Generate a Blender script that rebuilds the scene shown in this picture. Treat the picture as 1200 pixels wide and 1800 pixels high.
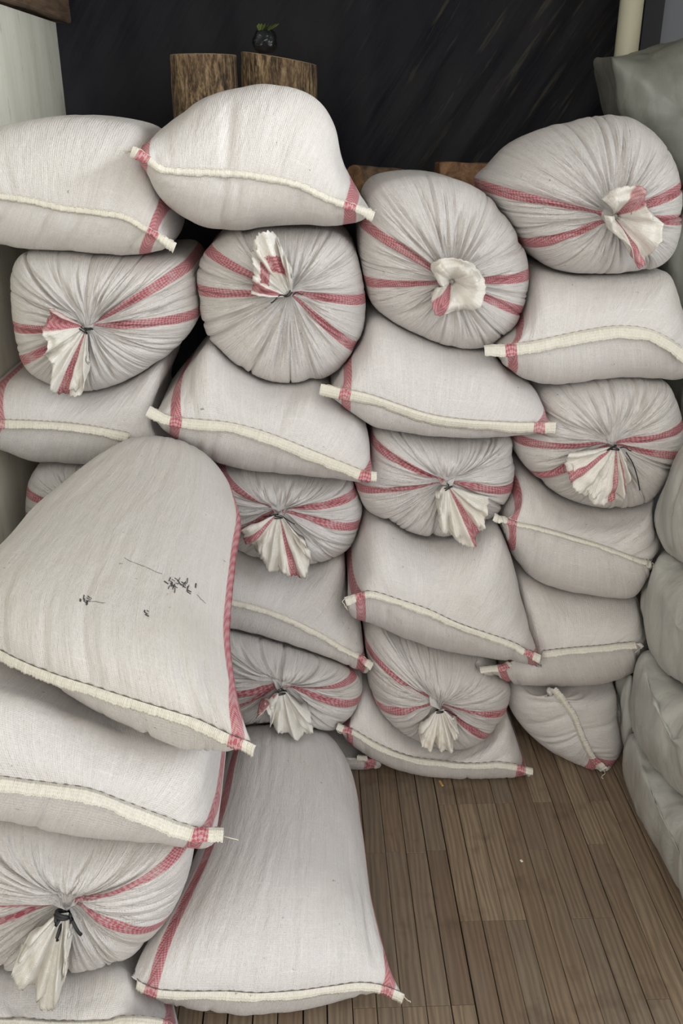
import bpy, bmesh, math, random
import numpy as np
from mathutils import Vector, noise
from mathutils.bvhtree import BVHTree

for o in list(bpy.data.objects):
    bpy.data.objects.remove(o)
scene = bpy.context.scene
COL = scene.collection
R = math.radians

# ------------------------------------------------------------------ camera
CAM_H, PITCH, YAW, F = 1.78, R(24.0), R(1.96), 1600.0
cd = bpy.data.cameras.new('camera')
cam = bpy.data.objects.new('camera', cd)
COL.objects.link(cam)
cd.sensor_fit = 'VERTICAL'
cd.sensor_height = 36.0
cd.lens = F / 1800.0 * 36.0
cd.clip_start = 0.02
cam.location = (0, 0, CAM_H)
cam.rotation_euler = (math.pi / 2 - PITCH, 0, -YAW)
scene.camera = cam

# ------------------------------------------------------------------ light
world = bpy.data.worlds.new('overcast_sky')
scene.world = world
world.use_nodes = True
bg = world.node_tree.nodes['Background']
bg.inputs['Color'].default_value = (0.97, 1.0, 1.02, 1)
bg.inputs['Strength'].default_value = 1.25


def area(name, loc, aim, sx, sy, watts, color, spread=R(180)):
    ld = bpy.data.lights.new(name, 'AREA')
    ld.shape = 'RECTANGLE'
    ld.size, ld.size_y = sx, sy
    ld.energy = watts
    ld.color = color
    ld.spread = spread
    o = bpy.data.objects.new(name, ld)
    COL.objects.link(o)
    o.location = loc
    o.rotation_euler = (Vector(aim) - Vector(loc)).to_track_quat('-Z', 'Y').to_euler()


area('doorway_daylight', (-0.2, -1.9, 2.5), (0.1, 2.0, 1.0), 3.6, 2.6, 72, (1.0, 0.94, 0.82))
area('side_door_daylight', (6.0, -1.5, 3.4), (-0.6, 2.2, 1.3), 4.0, 3.4, 140, (0.84, 0.92, 1.0))
area('panel_fill_lamp', (1.42, 1.5, 2.42), (-0.8, 2.5, 2.05), 0.9, 0.25, 4.4, (0.93, 0.97, 1.0), R(55))  # added fill to brighten the pale side panel, kept narrow to spare nearby sacks

vs = scene.view_settings
vs.view_transform = 'Standard'
vs.look = 'None'
vs.exposure = 0.0
vs.gamma = 1.0
vs.use_curve_mapping = False

# ------------------------------------------------------------------ helpers
FW = np.array([math.sin(YAW) * math.cos(PITCH), math.cos(YAW) * math.cos(PITCH), -math.sin(PITCH)])
RT = np.array([math.cos(YAW), -math.sin(YAW), 0.0])
UP = np.cross(RT, FW)
CAM = np.array([0, 0, CAM_H])


def ray(px):
    px = np.atleast_2d(np.array(px, float))
    return FW + (px[:, :1] - 600) / F * RT + (900 - px[:, 1:2]) / F * UP


def on_y(px, y, tilt=0.0, xc=0.0):
    """points of the upright plane Y = y + tilt*(X-xc)"""
    d = ray(px)
    t = (y - tilt * xc) / (d[:, 1] - tilt * d[:, 0])
    return CAM + d * t[:, None]


def on_plane(px, p0, n):
    d = ray(px)
    p0, n = np.array(p0, float), np.array(n, float)
    t = ((p0 - CAM) @ n) / (d @ n)
    return CAM + d * t[:, None]


def catmull(P, per=8, closed=False):
    P = np.array(P, float)
    n = len(P)
    out = []
    rng = range(n) if closed else range(n - 1)
    for i in rng:
        if closed:
            p0, p1, p2, p3 = P[(i - 1) % n], P[i], P[(i + 1) % n], P[(i + 2) % n]
        else:
            p1, p2 = P[i], P[i + 1]
            p0 = P[i - 1] if i else 2 * p1 - p2
            p3 = P[i + 2] if i + 2 < n else 2 * p2 - p1
        for k in range(per):
            t = k / per
            out.append(0.5 * (2 * p1 + (p2 - p0) * t + (2 * p0 - 5 * p1 + 4 * p2 - p3) * t * t + (3 * p1 - p0 - 3 * p2 + p3) * t ** 3))
    if not closed:
        out.append(P[-1])
    return np.array(out)


def resample(P, n, closed=False):
    P = np.array(P, float)
    if closed:
        P = np.vstack([P, P[:1]])
    s = np.r_[0, np.cumsum(np.linalg.norm(np.diff(P, axis=0), axis=1))]
    q = np.linspace(0, s[-1], n + 1)[:-1] if closed else np.linspace(0, s[-1], n)
    return np.stack([np.interp(q, s, P[:, k]) for k in range(P.shape[1])], 1)


def smooth_loop(P, it):
    for _ in range(it):
        P = 0.5 * P + 0.25 * (np.roll(P, 1, 0) + np.roll(P, -1, 0))
    return P


def link(name, me, parent=None):
    o = bpy.data.objects.new(name, me)
    COL.objects.link(o)
    if parent is not None:
        o.parent = parent
        o.matrix_parent_inverse.identity()
        o.location = -parent.location
    return o


def empty(name, loc):
    o = bpy.data.objects.new(name, None)
    o.empty_display_size = 0.05
    o.location = loc
    COL.objects.link(o)
    return o


def tag(o, label=None, cat=None, group=None, kind=None):
    if label: o['label'] = label
    if cat: o['category'] = cat
    if group: o['group'] = group
    if kind: o['kind'] = kind
    return o


def mesh_from(name, V, faces, mat, smooth=True, attrs=None, uv=None):
    me = bpy.data.meshes.new(name)
    me.from_pydata([tuple(v) for v in V], [], faces)
    if attrs:
        for k, a in attrs.items():
            at = me.attributes.new(k, 'FLOAT', 'POINT')
            at.data.foreach_set('value', np.asarray(a, np.float32).ravel())
    if uv is not None:
        ul = me.uv_layers.new(name='UVMap')
        li = np.empty(len(me.loops), np.int32)
        me.loops.foreach_get('vertex_index', li)
        ul.data.foreach_set('uv', np.asarray(uv, np.float32)[li].ravel())
    if smooth:
        me.polygons.foreach_set('use_smooth', [True] * len(me.polygons))
    if mat:
        me.materials.append(mat)
    me.update()
    return me


def grid_faces(nr, nc, closed=True, flip=False):
    fs = []
    for i in range(nr - 1):
        for j in range(nc if closed else nc - 1):
            a, b = i * nc + j, i * nc + (j + 1) % nc
            c, d = (i + 1) * nc + (j + 1) % nc, (i + 1) * nc + j
            fs.append((a, d, c, b) if flip else (a, b, c, d))
    return fs


def tube(pts, r, n=6, taper=None):
    pts = np.array(pts, float)
    T = np.gradient(pts, axis=0)
    T /= np.linalg.norm(T, axis=1)[:, None] + 1e-9
    ref = np.array([0.31, 0.2, 0.93])
    V = []
    for i, p in enumerate(pts):
        a = np.cross(T[i], ref); a /= np.linalg.norm(a) + 1e-9
        b = np.cross(T[i], a)
        rr = r * (taper[i] if taper is not None else 1)
        for k in range(n):
            w = 2 * math.pi * k / n
            V.append(p + rr * (math.cos(w) * a + math.sin(w) * b))
    f = grid_faces(len(pts), n)
    f.append(tuple(range(n))[::-1])
    f.append(tuple(range((len(pts) - 1) * n, len(pts) * n)))
    return np.array(V), f


def merge(parts):
    V, Fs = [], []
    b = 0
    for v, f in parts:
        V.append(np.asarray(v)); Fs += [tuple(i + b for i in q) for q in f]
        b += len(v)
    return np.vstack(V), Fs


def box_vf(lo, hi):
    x0, y0, z0 = lo; x1, y1, z1 = hi
    V = [(x0, y0, z0), (x1, y0, z0), (x1, y1, z0), (x0, y1, z0), (x0, y0, z1), (x1, y0, z1), (x1, y1, z1), (x0, y1, z1)]
    return np.array(V), [(0, 3, 2, 1), (4, 5, 6, 7), (0, 1, 5, 4), (1, 2, 6, 5), (2, 3, 7, 6), (3, 0, 4, 7)]


# ------------------------------------------------------------------ materials
class NT:
    def __init__(s, name):
        s.m = bpy.data.materials.new(name)
        s.m.use_nodes = True
        s.t = s.m.node_tree
        s.b = s.t.nodes['Principled BSDF']

    def n(s, typ, **kw):
        nd = s.t.nodes.new(typ)
        for k, v in kw.items():
            if k.startswith('i_'):
                key = k[2:]
                key = int(key) if key.isdigit() else key.replace('_', ' ')
                if isinstance(v, bpy.types.NodeSocket): s.t.links.new(v, nd.inputs[key])
                else: nd.inputs[key].default_value = v
            else:
                setattr(nd, k, v)
        return nd

    def math(s, op, a, b=None, clamp=False):
        nd = s.t.nodes.new('ShaderNodeMath'); nd.operation = op; nd.use_clamp = clamp
        for i, x in enumerate((a, b)):
            if x is None: continue
            if isinstance(x, bpy.types.NodeSocket): s.t.links.new(x, nd.inputs[i])
            else: nd.inputs[i].default_value = x
        return nd.outputs[0]

    def mix(s, fac, a, b, blend='MIX'):
        nd = s.t.nodes.new('ShaderNodeMix'); nd.data_type = 'RGBA'; nd.blend_type = blend
        for i, x in ((0, fac), (6, a), (7, b)):
            if isinstance(x, bpy.types.NodeSocket): s.t.links.new(x, nd.inputs[i])
            else: nd.inputs[i].default_value = x if i == 0 else (*x, 1)
        return nd.outputs[2]

    def ramp(s, fac, stops):
        nd = s.t.nodes.new('ShaderNodeValToRGB')
        cr = nd.color_ramp
        while len(cr.elements) < len(stops): cr.elements.new(0.5)
        for e, (p, c) in zip(cr.elements, stops):
            e.position = p; e.color = (*c, 1) if len(c) == 3 else c
        s.t.links.new(fac, nd.inputs[0])
        return nd.outputs[0]

    def vec(s, src, sc):
        nd = s.n('ShaderNodeMapping', i_Scale=sc)
        s.t.links.new(src, nd.inputs['Vector'])
        return nd.outputs[0]

    def noise(s, vec, scale, detail=3, rough=0.5, dist=0.0):
        nd = s.n('ShaderNodeTexNoise', i_Scale=scale, i_Detail=detail, i_Roughness=rough, i_Distortion=dist)
        s.t.links.new(vec, nd.inputs['Vector'])
        return nd.outputs['Fac']

    def bump(s, h, strength, dist, prev=None):
        nd = s.n('ShaderNodeBump', i_Strength=strength, i_Distance=dist)
        s.t.links.new(h, nd.inputs['Height'])
        if prev is not None: s.t.links.new(prev, nd.inputs['Normal'])
        return nd.outputs[0]

    def out(s, color=None, rough=None, normal=None, **kw):
        for key, x in (('Base Color', color), ('Roughness', rough), ('Normal', normal)):
            if x is None: continue
            if isinstance(x, bpy.types.NodeSocket): s.t.links.new(x, s.b.inputs[key])
            elif isinstance(x, tuple): s.b.inputs[key].default_value = (*x, 1)
            else: s.b.inputs[key].default_value = x
        for k, v in kw.items():
            s.b.inputs[k.replace('_', ' ')].default_value = v
        return s.m


def fabric(name, base, pink=(0.38, 0.09, 0.115), weave=1.0, cream=(0.58, 0.53, 0.43), halfw=0.013, gather=0.0):
    t = NT(name)
    uv = t.n('ShaderNodeUVMap', uv_map='UVMap').outputs[0]
    obj = t.n('ShaderNodeTexCoord').outputs['Object']
    rnd = t.n('ShaderNodeObjectInfo').outputs['Random']
    warp = t.noise(t.vec(uv, (1.0, 5, 1)), 170, 2, 0.65)      # single threads along the sack
    weft = t.noise(t.vec(uv, (6, 1.0, 1)), 120, 2, 0.65)        # single threads across
    slub = t.noise(t.vec(uv, (1.0, 34, 1)), 7, 3, 0.65)         # long pale and dark streaks along the sack
    slub2 = t.noise(t.vec(uv, (26, 1.4, 1)), 7, 2, 0.6)
    dirt = t.noise(obj, 4.5, 5, 0.62)
    spots = t.noise(obj, 75, 2, 0.5)
    dk = tuple(x * 0.74 for x in base)
    lt = tuple(min(1, x * 1.16) for x in base)
    c = t.mix(t.math('MULTIPLY', t.math('SUBTRACT', warp, 0.46, True), 2.6, True), base, dk)
    c = t.mix(t.math('MULTIPLY', t.math('SUBTRACT', weft, 0.50, True), 2.2, True), c, dk)
    c = t.mix(t.math('MULTIPLY', t.math('SUBTRACT', slub, 0.52, True), 2.3, True), c, lt)
    c = t.mix(t.math('MULTIPLY', t.math('SUBTRACT', 0.46, slub, True), 1.5, True), c, dk)
    c = t.mix(t.math('MULTIPLY', t.math('SUBTRACT', slub2, 0.56, True), 2.0, True), c, lt)
    c = t.mix(t.math('MULTIPLY', t.math('SUBTRACT', dirt, 0.52, True), 1.6, True), c, cream)
    c = t.mix(t.math('MULTIPLY', t.math('SUBTRACT', dirt, 0.60, True), 1.2, True), c, tuple(x * 0.55 for x in cream))
    c = t.mix(t.math('MULTIPLY', t.math('SUBTRACT', spots, 0.735, True), 14.0, True), c, tuple(x * 0.4 for x in cream))
    c = t.mix(t.math('MULTIPLY', rnd, 0.22), c, cream)
    # red woven bands along both edges of the sack
    st = t.n('ShaderNodeAttribute', attribute_name='stripe').outputs['Fac']
    band = t.n('ShaderNodeMapRange', i_1=halfw - 0.0012, i_2=halfw + 0.0012, i_3=1.0, i_4=0.0)
    t.t.links.new(t.math('ABSOLUTE', st), band.inputs[0])
    sep = t.n('ShaderNodeSeparateXYZ'); t.t.links.new(uv, sep.inputs[0])
    cv = t.n('ShaderNodeCombineXYZ', i_X=t.math('ADD', sep.outputs[0], t.math('MULTIPLY', st, 0.6)), i_Y=t.math('SUBTRACT', st, t.math('MULTIPLY', sep.outputs[0], 0.6)))
    chk = t.n('ShaderNodeTexChecker', i_Scale=210.0, i_Color1=(1, 1, 1, 1), i_Color2=(0, 0, 0, 1))
    t.t.links.new(cv.outputs[0], chk.inputs[0])
    pk = t.mix(t.math('MULTIPLY', chk.outputs['Fac'], 0.5), pink, (0.58, 0.44, 0.42))
    wear = t.noise(obj, 28, 2, 0.5)
    fac = t.math('MULTIPLY', band.outputs[0], t.math('MULTIPLY', t.math('ADD', wear, 0.4), 1.1, True))
    c = t.mix(fac, c, pk)
    # woven relief
    w1 = t.n('ShaderNodeTexWave', wave_type='BANDS', bands_direction='X', i_Scale=95.0, i_Distortion=0.6)
    w2 = t.n('ShaderNodeTexWave', wave_type='BANDS', bands_direction='Y', i_Scale=95.0, i_Distortion=0.6)
    t.t.links.new(uv, w1.inputs[0]); t.t.links.new(uv, w2.inputs[0])
    h = t.math('ADD', t.math('MULTIPLY', w1.outputs['Fac'], w2.outputs['Fac']), t.math('MULTIPLY', warp, 1.2))
    n1 = t.bump(h, 0.5 * weave, 0.0018)
    n2 = t.bump(t.noise(t.vec(uv, (1, 3.5, 1)), 22, 4, 0.6), 0.5, 0.008, n1)
    if gather:
        g1 = t.noise(t.vec(uv, (0.9, 42, 1)), 3.2, 4, 0.6, 0.3)
        n2 = t.bump(t.math('ABSOLUTE', t.math('SUBTRACT', g1, 0.5)), gather, 0.02, n2)
    return t.out(c, 0.56, n2, Specular_IOR_Level=0.35)


M = {}
M['fabric'] = fabric('woven_polypropylene', (0.622, 0.588, 0.57), cream=(0.57, 0.52, 0.455))
M['gathered'] = fabric('gathered_polypropylene', (0.622, 0.588, 0.57), cream=(0.57, 0.52, 0.455), gather=0.42)
M['hem'] = fabric('hem_cloth', (0.66, 0.625, 0.55), cream=(0.62, 0.555, 0.44))
M['tail'] = fabric('gathered_cloth', (0.74, 0.71, 0.66), cream=(0.68, 0.59, 0.46))
t = NT('black_string'); M['string'] = t.out((0.012, 0.012, 0.014), 0.6)
t = NT('stitch_thread'); M['stitch'] = t.out((0.13, 0.105, 0.08), 0.8)
t = NT('tan_thread'); M['stitch2'] = t.out((0.36, 0.31, 0.24), 0.8)
t = NT('pale_thread'); M['thread'] = t.out((0.62, 0.58, 0.48), 0.8)
t = NT('dark_tear'); M['tear'] = t.out((0.06, 0.055, 0.052), 0.9)


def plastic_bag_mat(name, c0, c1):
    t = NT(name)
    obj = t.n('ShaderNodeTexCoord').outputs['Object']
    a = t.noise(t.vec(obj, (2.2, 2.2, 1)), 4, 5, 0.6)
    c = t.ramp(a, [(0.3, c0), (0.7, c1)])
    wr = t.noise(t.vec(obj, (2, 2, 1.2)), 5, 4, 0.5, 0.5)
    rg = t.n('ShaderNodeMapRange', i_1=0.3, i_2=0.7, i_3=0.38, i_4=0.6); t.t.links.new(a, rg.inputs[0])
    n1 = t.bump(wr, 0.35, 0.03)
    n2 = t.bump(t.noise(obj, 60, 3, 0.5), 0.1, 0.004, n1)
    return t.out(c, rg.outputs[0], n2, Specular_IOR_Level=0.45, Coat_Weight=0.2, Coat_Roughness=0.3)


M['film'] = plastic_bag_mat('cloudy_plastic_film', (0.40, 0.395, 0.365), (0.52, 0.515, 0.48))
M['film_shaded'] = plastic_bag_mat('shaded_grey_green_film', (0.13, 0.132, 0.112), (0.20, 0.202, 0.178))  # darker than the other film: shade at the back painted into the grey-green


def floor_mat():
    t = NT('worn_hardwood')
    obj = t.n('ShaderNodeTexCoord').outputs['Object']
    pr = t.n('ShaderNodeAttribute', attribute_name='plank').outputs['Fac']
    off = t.n('ShaderNodeCombineXYZ', i_X=t.math('MULTIPLY', pr, 7.0), i_Y=t.math('MULTIPLY', pr, 31.0), i_Z=t.math('MULTIPLY', pr, 5.0))
    ad = t.n('ShaderNodeVectorMath', operation='ADD'); t.t.links.new(obj, ad.inputs[0]); t.t.links.new(off.outputs[0], ad.inputs[1])
    p = ad.outputs[0]
    big = t.noise(t.vec(p, (6, 1.1, 1)), 3, 3, 0.5, 0.6)
    rings = t.n('ShaderNodeTexWave', wave_type='BANDS', bands_direction='X', i_Scale=9.0, i_Distortion=9.0, i_Detail=3.0, i_Detail_Scale=1.2)
    t.t.links.new(t.vec(p, (2.4, 0.28, 1)), rings.inputs[0])
    fine = t.noise(t.vec(p, (90, 2.2, 1)), 3, 3, 0.6)
    c = t.ramp(pr, [(0.0, (0.165, 0.114, 0.077)), (0.3, (0.215, 0.152, 0.100)), (0.55, (0.195, 0.151, 0.108)), (0.8, (0.245, 0.178, 0.117)), (1.0, (0.285, 0.212, 0.14))])
    c = t.mix(t.math('MULTIPLY', rings.outputs['Fac'], 0.5), c, (0.095, 0.066, 0.045))
    c = t.mix(t.math('MULTIPLY', t.math('SUBTRACT', fine, 0.45, True), 1.6, True), c, (0.07, 0.05, 0.036))
    c = t.mix(t.math('MULTIPLY', t.math('SUBTRACT', big, 0.5, True), 1.4, True), c, (0.17, 0.14, 0.11))
    stain = t.noise(obj, 5.5, 4, 0.6)
    c = t.mix(t.math('MULTIPLY', t.math('SUBTRACT', stain, 0.56, True), 4.0, True), c, (0.065, 0.040, 0.028))
    rg = t.n('ShaderNodeMapRange', i_1=0.3, i_2=0.8, i_3=0.42, i_4=0.7); t.t.links.new(big, rg.inputs[0])
    return t.out(c, rg.outputs[0], t.bump(t.math('ADD', fine, t.math('MULTIPLY', rings.outputs['Fac'], 0.5)), 0.25, 0.002), Specular_IOR_Level=0.3)


M['floor'] = floor_mat()


def painted_wall():
    t = NT('stained_pale_panel')
    obj = t.n('ShaderNodeTexCoord').outputs['Object']
    a = t.noise(t.vec(obj, (1, 3, 0.7)), 3, 5, 0.6, 0.5)
    c = t.ramp(a, [(0.3, (0.62, 0.60, 0.50)), (0.6, (0.76, 0.74, 0.635)), (0.8, (0.81, 0.79, 0.70))])
    d = t.noise(t.vec(obj, (1, 9, 2.2)), 4, 5, 0.7)
    c = t.mix(t.math('MULTIPLY', t.math('SUBTRACT', d, 0.6, True), 5.0, True), c, (0.20, 0.195, 0.17))
    r = t.noise(t.vec(obj, (1, 5, 1.2)), 3.3, 4, 0.6)
    c = t.mix(t.math('MULTIPLY', t.math('SUBTRACT', r, 0.66, True), 7.0, True), c, (0.22, 0.10, 0.05))
    return t.out(c, 0.6, t.bump(d, 0.2, 0.004))


M['panel'] = painted_wall()


def tarp_mat():
    t = NT('black_plastic_sheet')
    obj = t.n('ShaderNodeTexCoord').outputs['Object']
    a = t.noise(obj, 2.2, 4, 0.6)
    c = t.ramp(a, [(0.35, (0.0095, 0.0105, 0.017)), (0.7, (0.022, 0.020, 0.0225))])
    # slanting dusty scuffs
    rot = t.n('ShaderNodeMapping', i_Rotation=(0, R(-34), 0), i_Scale=(1, 1, 1)); t.t.links.new(obj, rot.inputs[0])
    s = t.noise(t.vec(rot.outputs[0], (16, 1, 1.5)), 2.3, 4, 0.6)
    sp = t.n('ShaderNodeSeparateXYZ'); t.t.links.new(obj, sp.inputs[0])
    side = t.n('ShaderNodeMapRange', i_1=0.0, i_2=0.5, i_3=0.0, i_4=1.0); t.t.links.new(sp.outputs[0], side.inputs[0])
    f = t.math('MULTIPLY', t.math('MULTIPLY', t.math('SUBTRACT', s, 0.58, True), 4.5, True), side.outputs[0])
    c = t.mix(f, c, (0.10, 0.088, 0.064))
    return t.out(c, 0.5, t.bump(t.noise(t.vec(rot.outputs[0], (8, 1, 1)), 2, 3, 0.5), 0.4, 0.02), Specular_IOR_Level=0.12)


M['tarp'] = tarp_mat()


def bark_mat():
    t = NT('bark')
    obj = t.n('ShaderNodeTexCoord').outputs['Object']
    n1 = t.noise(t.vec(obj, (1, 1, 0.22)), 75, 4, 0.6, 0.6)
    n2 = t.noise(t.vec(obj, (1, 1, 0.5)), 150, 3, 0.6)
    n3 = t.noise(obj, 9, 3, 0.5)
    h = t.math('ADD', t.math('MULTIPLY', n1, 0.72), t.math('MULTIPLY', n2, 0.28))
    c = t.ramp(h, [(0.38, (0.028, 0.018, 0.011)), (0.47, (0.13, 0.082, 0.043)), (0.56, (0.30, 0.205, 0.105)), (0.68, (0.42, 0.32, 0.20))])
    c = t.mix(t.math('MULTIPLY', t.math('SUBTRACT', n3, 0.45, True), 2.0, True), c, (0.10, 0.055, 0.032))
    return t.out(c, 0.85, t.bump(h, 1.0, 0.02))


M['bark'] = bark_mat()


def wood_mat(name, a, b):
    t = NT(name)
    obj = t.n('ShaderNodeTexCoord').outputs['Object']
    n = t.noise(t.vec(obj, (14, 2, 14)), 3, 5, 0.65, 0.4)
    c = t.ramp(n, [(0.3, a), (0.7, b)])
    return t.out(c, 0.75, t.bump(n, 0.4, 0.006))


M['timber'] = wood_mat('rough_timber', (0.06, 0.035, 0.02), (0.24, 0.155, 0.095))
M['plank'] = wood_mat('old_plank', (0.13, 0.07, 0.035), (0.42, 0.23, 0.12))
M['cutwood'] = wood_mat('cut_log_end', (0.24, 0.16, 0.09), (0.42, 0.31, 0.19))
t = NT('cream_paint'); M['cream'] = t.out((0.50, 0.48, 0.36), 0.45)
t = NT('dark_gap'); M['dark'] = t.out((0.016, 0.016, 0.022), 0.7)
t = NT('grey_blue_paint'); M['greyblue'] = t.out((0.18, 0.19, 0.22), 0.6)
t = NT('ceiling_paint'); M['ceil'] = t.out((0.55, 0.54, 0.50), 0.8)
t = NT('black_bag_film'); M['blackbag'] = t.out((0.012, 0.013, 0.015), 0.22)
t = NT('green_leaf'); M['green'] = t.out((0.10, 0.14, 0.03), 0.5)
t = NT('straw'); M['straw'] = t.out((0.50, 0.30, 0.10), 0.7)
t = NT('white_chip'); M['chip'] = t.out((0.7, 0.68, 0.62), 0.7)

# ------------------------------------------------------------------ the setting
WALL_X = -0.80       # inner face of the pale side panel
RIGHT_X = 1.50
TARP_Y = 3.58
CEIL_Z = 2.60


def struct(name, V, f, mat, smooth=False, attrs=None):
    o = link(name, mesh_from(name, V, f, mat, smooth, attrs))
    o['kind'] = 'structure'
    return o


def build_floor():
    rng = random.Random(5)
    parts, vals = [], []
    w = 0.0535
    x = -1.0
    while x < RIGHT_X + 0.05:
        gap = rng.choice([0.0008, 0.001, 0.0015, 0.003, 0.005])
        y = -0.6 - rng.random() * 0.5
        joints = [1.13 + 0.02 * rng.random(), 1.58, 1.98] if rng.random() < 0.5 else [1.36, 1.80 + 0.02 * rng.random(), 2.3]
        joints = [j for j in joints if rng.random() < 0.75] + [3.7]
        y0 = -0.6
        for j in joints:
            z = rng.uniform(-0.0012, 0.0)
            x0, x1 = x + gap / 2, x + w - gap / 2
            c = 0.0012
            y1 = j - 0.0006
            V = np.array([(x0, y0, z - .02), (x1, y0, z - .02), (x1, y1, z - .02), (x0, y1, z - .02),
                          (x0, y0, z - c), (x1, y0, z - c), (x1, y1, z - c), (x0, y1, z - c),
                          (x0 + c, y0 + c * .4, z), (x1 - c, y0 + c * .4, z), (x1 - c, y1 - c * .4, z), (x0 + c, y1 - c * .4, z)])
            fs = [(8, 9, 10, 11)]
            for a, b in ((0, 4), (4, 8)):
                for k in range(4):
                    fs.append((a + k, a + (k + 1) % 4, b + (k + 1) % 4, b + k))
            parts.append((V, fs)); vals += [rng.random()] * 12
            y0 = j + 0.0006
        x += w
    V, f = merge(parts)
    V2, f2 = box_vf((-1.0, -0.6, -0.06), (RIGHT_X + .1, 3.7, -0.019))
    b = len(V)
    V = np.vstack([V, V2]); f += [tuple(i + b for i in q) for q in f2]
    vals += [0.0] * 8
    me = mesh_from('floor', V, f, M['floor'], False, {'plank': vals})
    me.materials.append(M['dark'])
    for p in me.polygons:
        if p.vertices[0] >= b: p.material_index = 1
    o = link('floor', me); o['kind'] = 'structure'


build_floor()
# pale side panel: its top edge drops away to the back, its far edge ends short of the sheet
pe = on_plane([(98, 40), (118, 203), (0, 8)], (WALL_X, 0, 0), (1, 0, 0))
PANEL_Y1 = float(pe[0][1]); PANEL_TOP = float(pe[0][2])
V, f = box_vf((WALL_X - 0.04, -0.2, 0), (WALL_X, PANEL_Y1, PANEL_TOP))
struct('wall_left', V, f, M['panel'])
V, f = box_vf((RIGHT_X, 1.6, 0), (RIGHT_X + 0.04, 3.7, CEIL_Z))
struct('wall_right', V, f, M['panel'])
V, f = box_vf((-1.9, 3.66, 0), (RIGHT_X, 3.7, CEIL_Z))
struct('wall_back', V, f, M['dark'])
V, f = box_vf((-1.9, 1.2, CEIL_Z), (RIGHT_X + .04, 3.7, CEIL_Z + 0.04))
struct('ceiling', V, f, M['ceil'])
V, f = box_vf((-1.94, 2.0, 0), (-1.9, 3.7, CEIL_Z))
struct('wall_side', V, f, M['dark'])


def build_tarp():
    nx, nz = 120, 70
    V = []
    for j in range(nz):
        for i in range(nx):
            x = -1.85 + 3.12 * i / (nx - 1)
            z = 0.6 + 1.95 * j / (nz - 1)
            d = 0.02 * noise.noise(Vector((x * 1.6, 0, z * 0.5)))
            u = (x * 0.83 - z * 0.56)
            k = max(0, min(1, (x - 0.1) / 0.5))
            d += 0.014 * k * noise.noise(Vector((u * 14, 3, (x * .56 + z * .83) * 0.8)))
            d += 0.018 * (1 - k) * noise.noise(Vector((x * 7, 7, z * 0.5)))
            V.append((x, TARP_Y + d, z))
    o = link('tarpaulin', mesh_from('tarpaulin', V, grid_faces(nz, nx, False), M['tarp']))
    m = o.modifiers.new('thick', 'SOLIDIFY'); m.thickness = 0.002
    tag(o, 'black plastic sheet hung across the back wall behind the sacks', 'tarpaulin')


build_tarp()

# ------------------------------------------------------------------ sack bodies
RNG = np.random.RandomState(11)


class Body:
    pass


def lumps(V, amp, seed, scale=5.0):
    """gentle uneven filling"""
    Nn = normals(V)
    for i in range(V.shape[0]):
        for j in range(V.shape[1]):
            p = V[i, j]
            V[i, j] = p + Nn[i, j] * amp * noise.noise(Vector((p[0] * scale + seed * 3.1, p[1] * scale, p[2] * scale)))
    return V


def normals(V):
    du = np.gradient(V, axis=0)
    dv = (np.roll(V, -1, 1) - np.roll(V, 1, 1))
    n = np.cross(du, dv)
    n /= np.linalg.norm(n, axis=2)[:, :, None] + 1e-12
    c = V.reshape(-1, 3).mean(0)
    mid = V.shape[0] // 2
    if ((V[mid] - V[mid].mean(0)) * n[mid]).sum() < 0:
        n = -n
    return n


def back_rows(loop, length, axis, M_=15, rear=0.0):
    """continue a closed section backwards to a rounded hidden end"""
    c = loop.mean(0)
    rows = []
    for j in range(1, M_ + 1):
        s = math.sin(j / M_ * math.pi / 2)
        sc = (1 - s ** 5) ** 0.5 if s < 1 else 0.0
        sc = max(sc, 0.02)
        q = c + (loop - c) * sc + np.array([axis[0], 1.0, axis[1]]) * length * s
        rows.append(q)
    return rows


def seam_sack(seam, top, bot, ys=2.06, yo=2.20, length=0.55, axis=(0, 0), tilt=0.0, dl=0.055, dr=0.055, flop=1, hw=0.02, nt=72, sm=3, amp=0.006, pl=7, pr_=7, ends=True, cord='dark', tab0=True, hemcut=(0, 1), ears=(0.5, 0.5)):
    b = Body(); b.kind = 'seam'
    xc = float(on_y([np.mean(seam, 0)], ys)[0, 0])
    def lerp(p, q, f): return (p[0] + (q[0] - p[0]) * f, p[1] + (q[1] - p[1]) * f)
    top, bot = ([lerp(seam[0], e[0], 1 - ears[0])] * (ears[0] > 0) + list(e) + [lerp(seam[-1], e[-1], 1 - ears[1])] * (ears[1] > 0) for e in (top, bot))
    S = resample(catmull(on_y(seam, ys, tilt, xc)), nt)
    T = resample(catmull(on_y(top, yo, tilt, xc)), nt)
    B = resample(catmull(on_y(bot, yo, tilt, xc)), nt)
    loop = np.vstack([T, B[::-1]])
    loop = smooth_loop(loop, sm)
    S2 = np.vstack([S, S[::-1]])
    K = 22
    rows = []
    for k in range(K + 1):
        ph = k / K * math.pi / 2
        a, c = math.sin(ph), 1 - math.cos(ph)
        P = S2 + (loop - S2) * a
        P[:, 1] = S2[:, 1] + (loop[:, 1] - S2[:, 1]) * c
        rows.append(P)
    rows += back_rows(loop, length, axis)
    b.V = np.array(rows); b.K = K; b.nt = nt
    b.dl, b.dr, b.flop, b.hw, b.amp = dl, dr, flop, hw, amp
    b.pl, b.pr = pl, pr_
    b.ends = ends; b.cord = cord; b.tab0 = tab0; b.hemcut = hemcut
    return b


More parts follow.
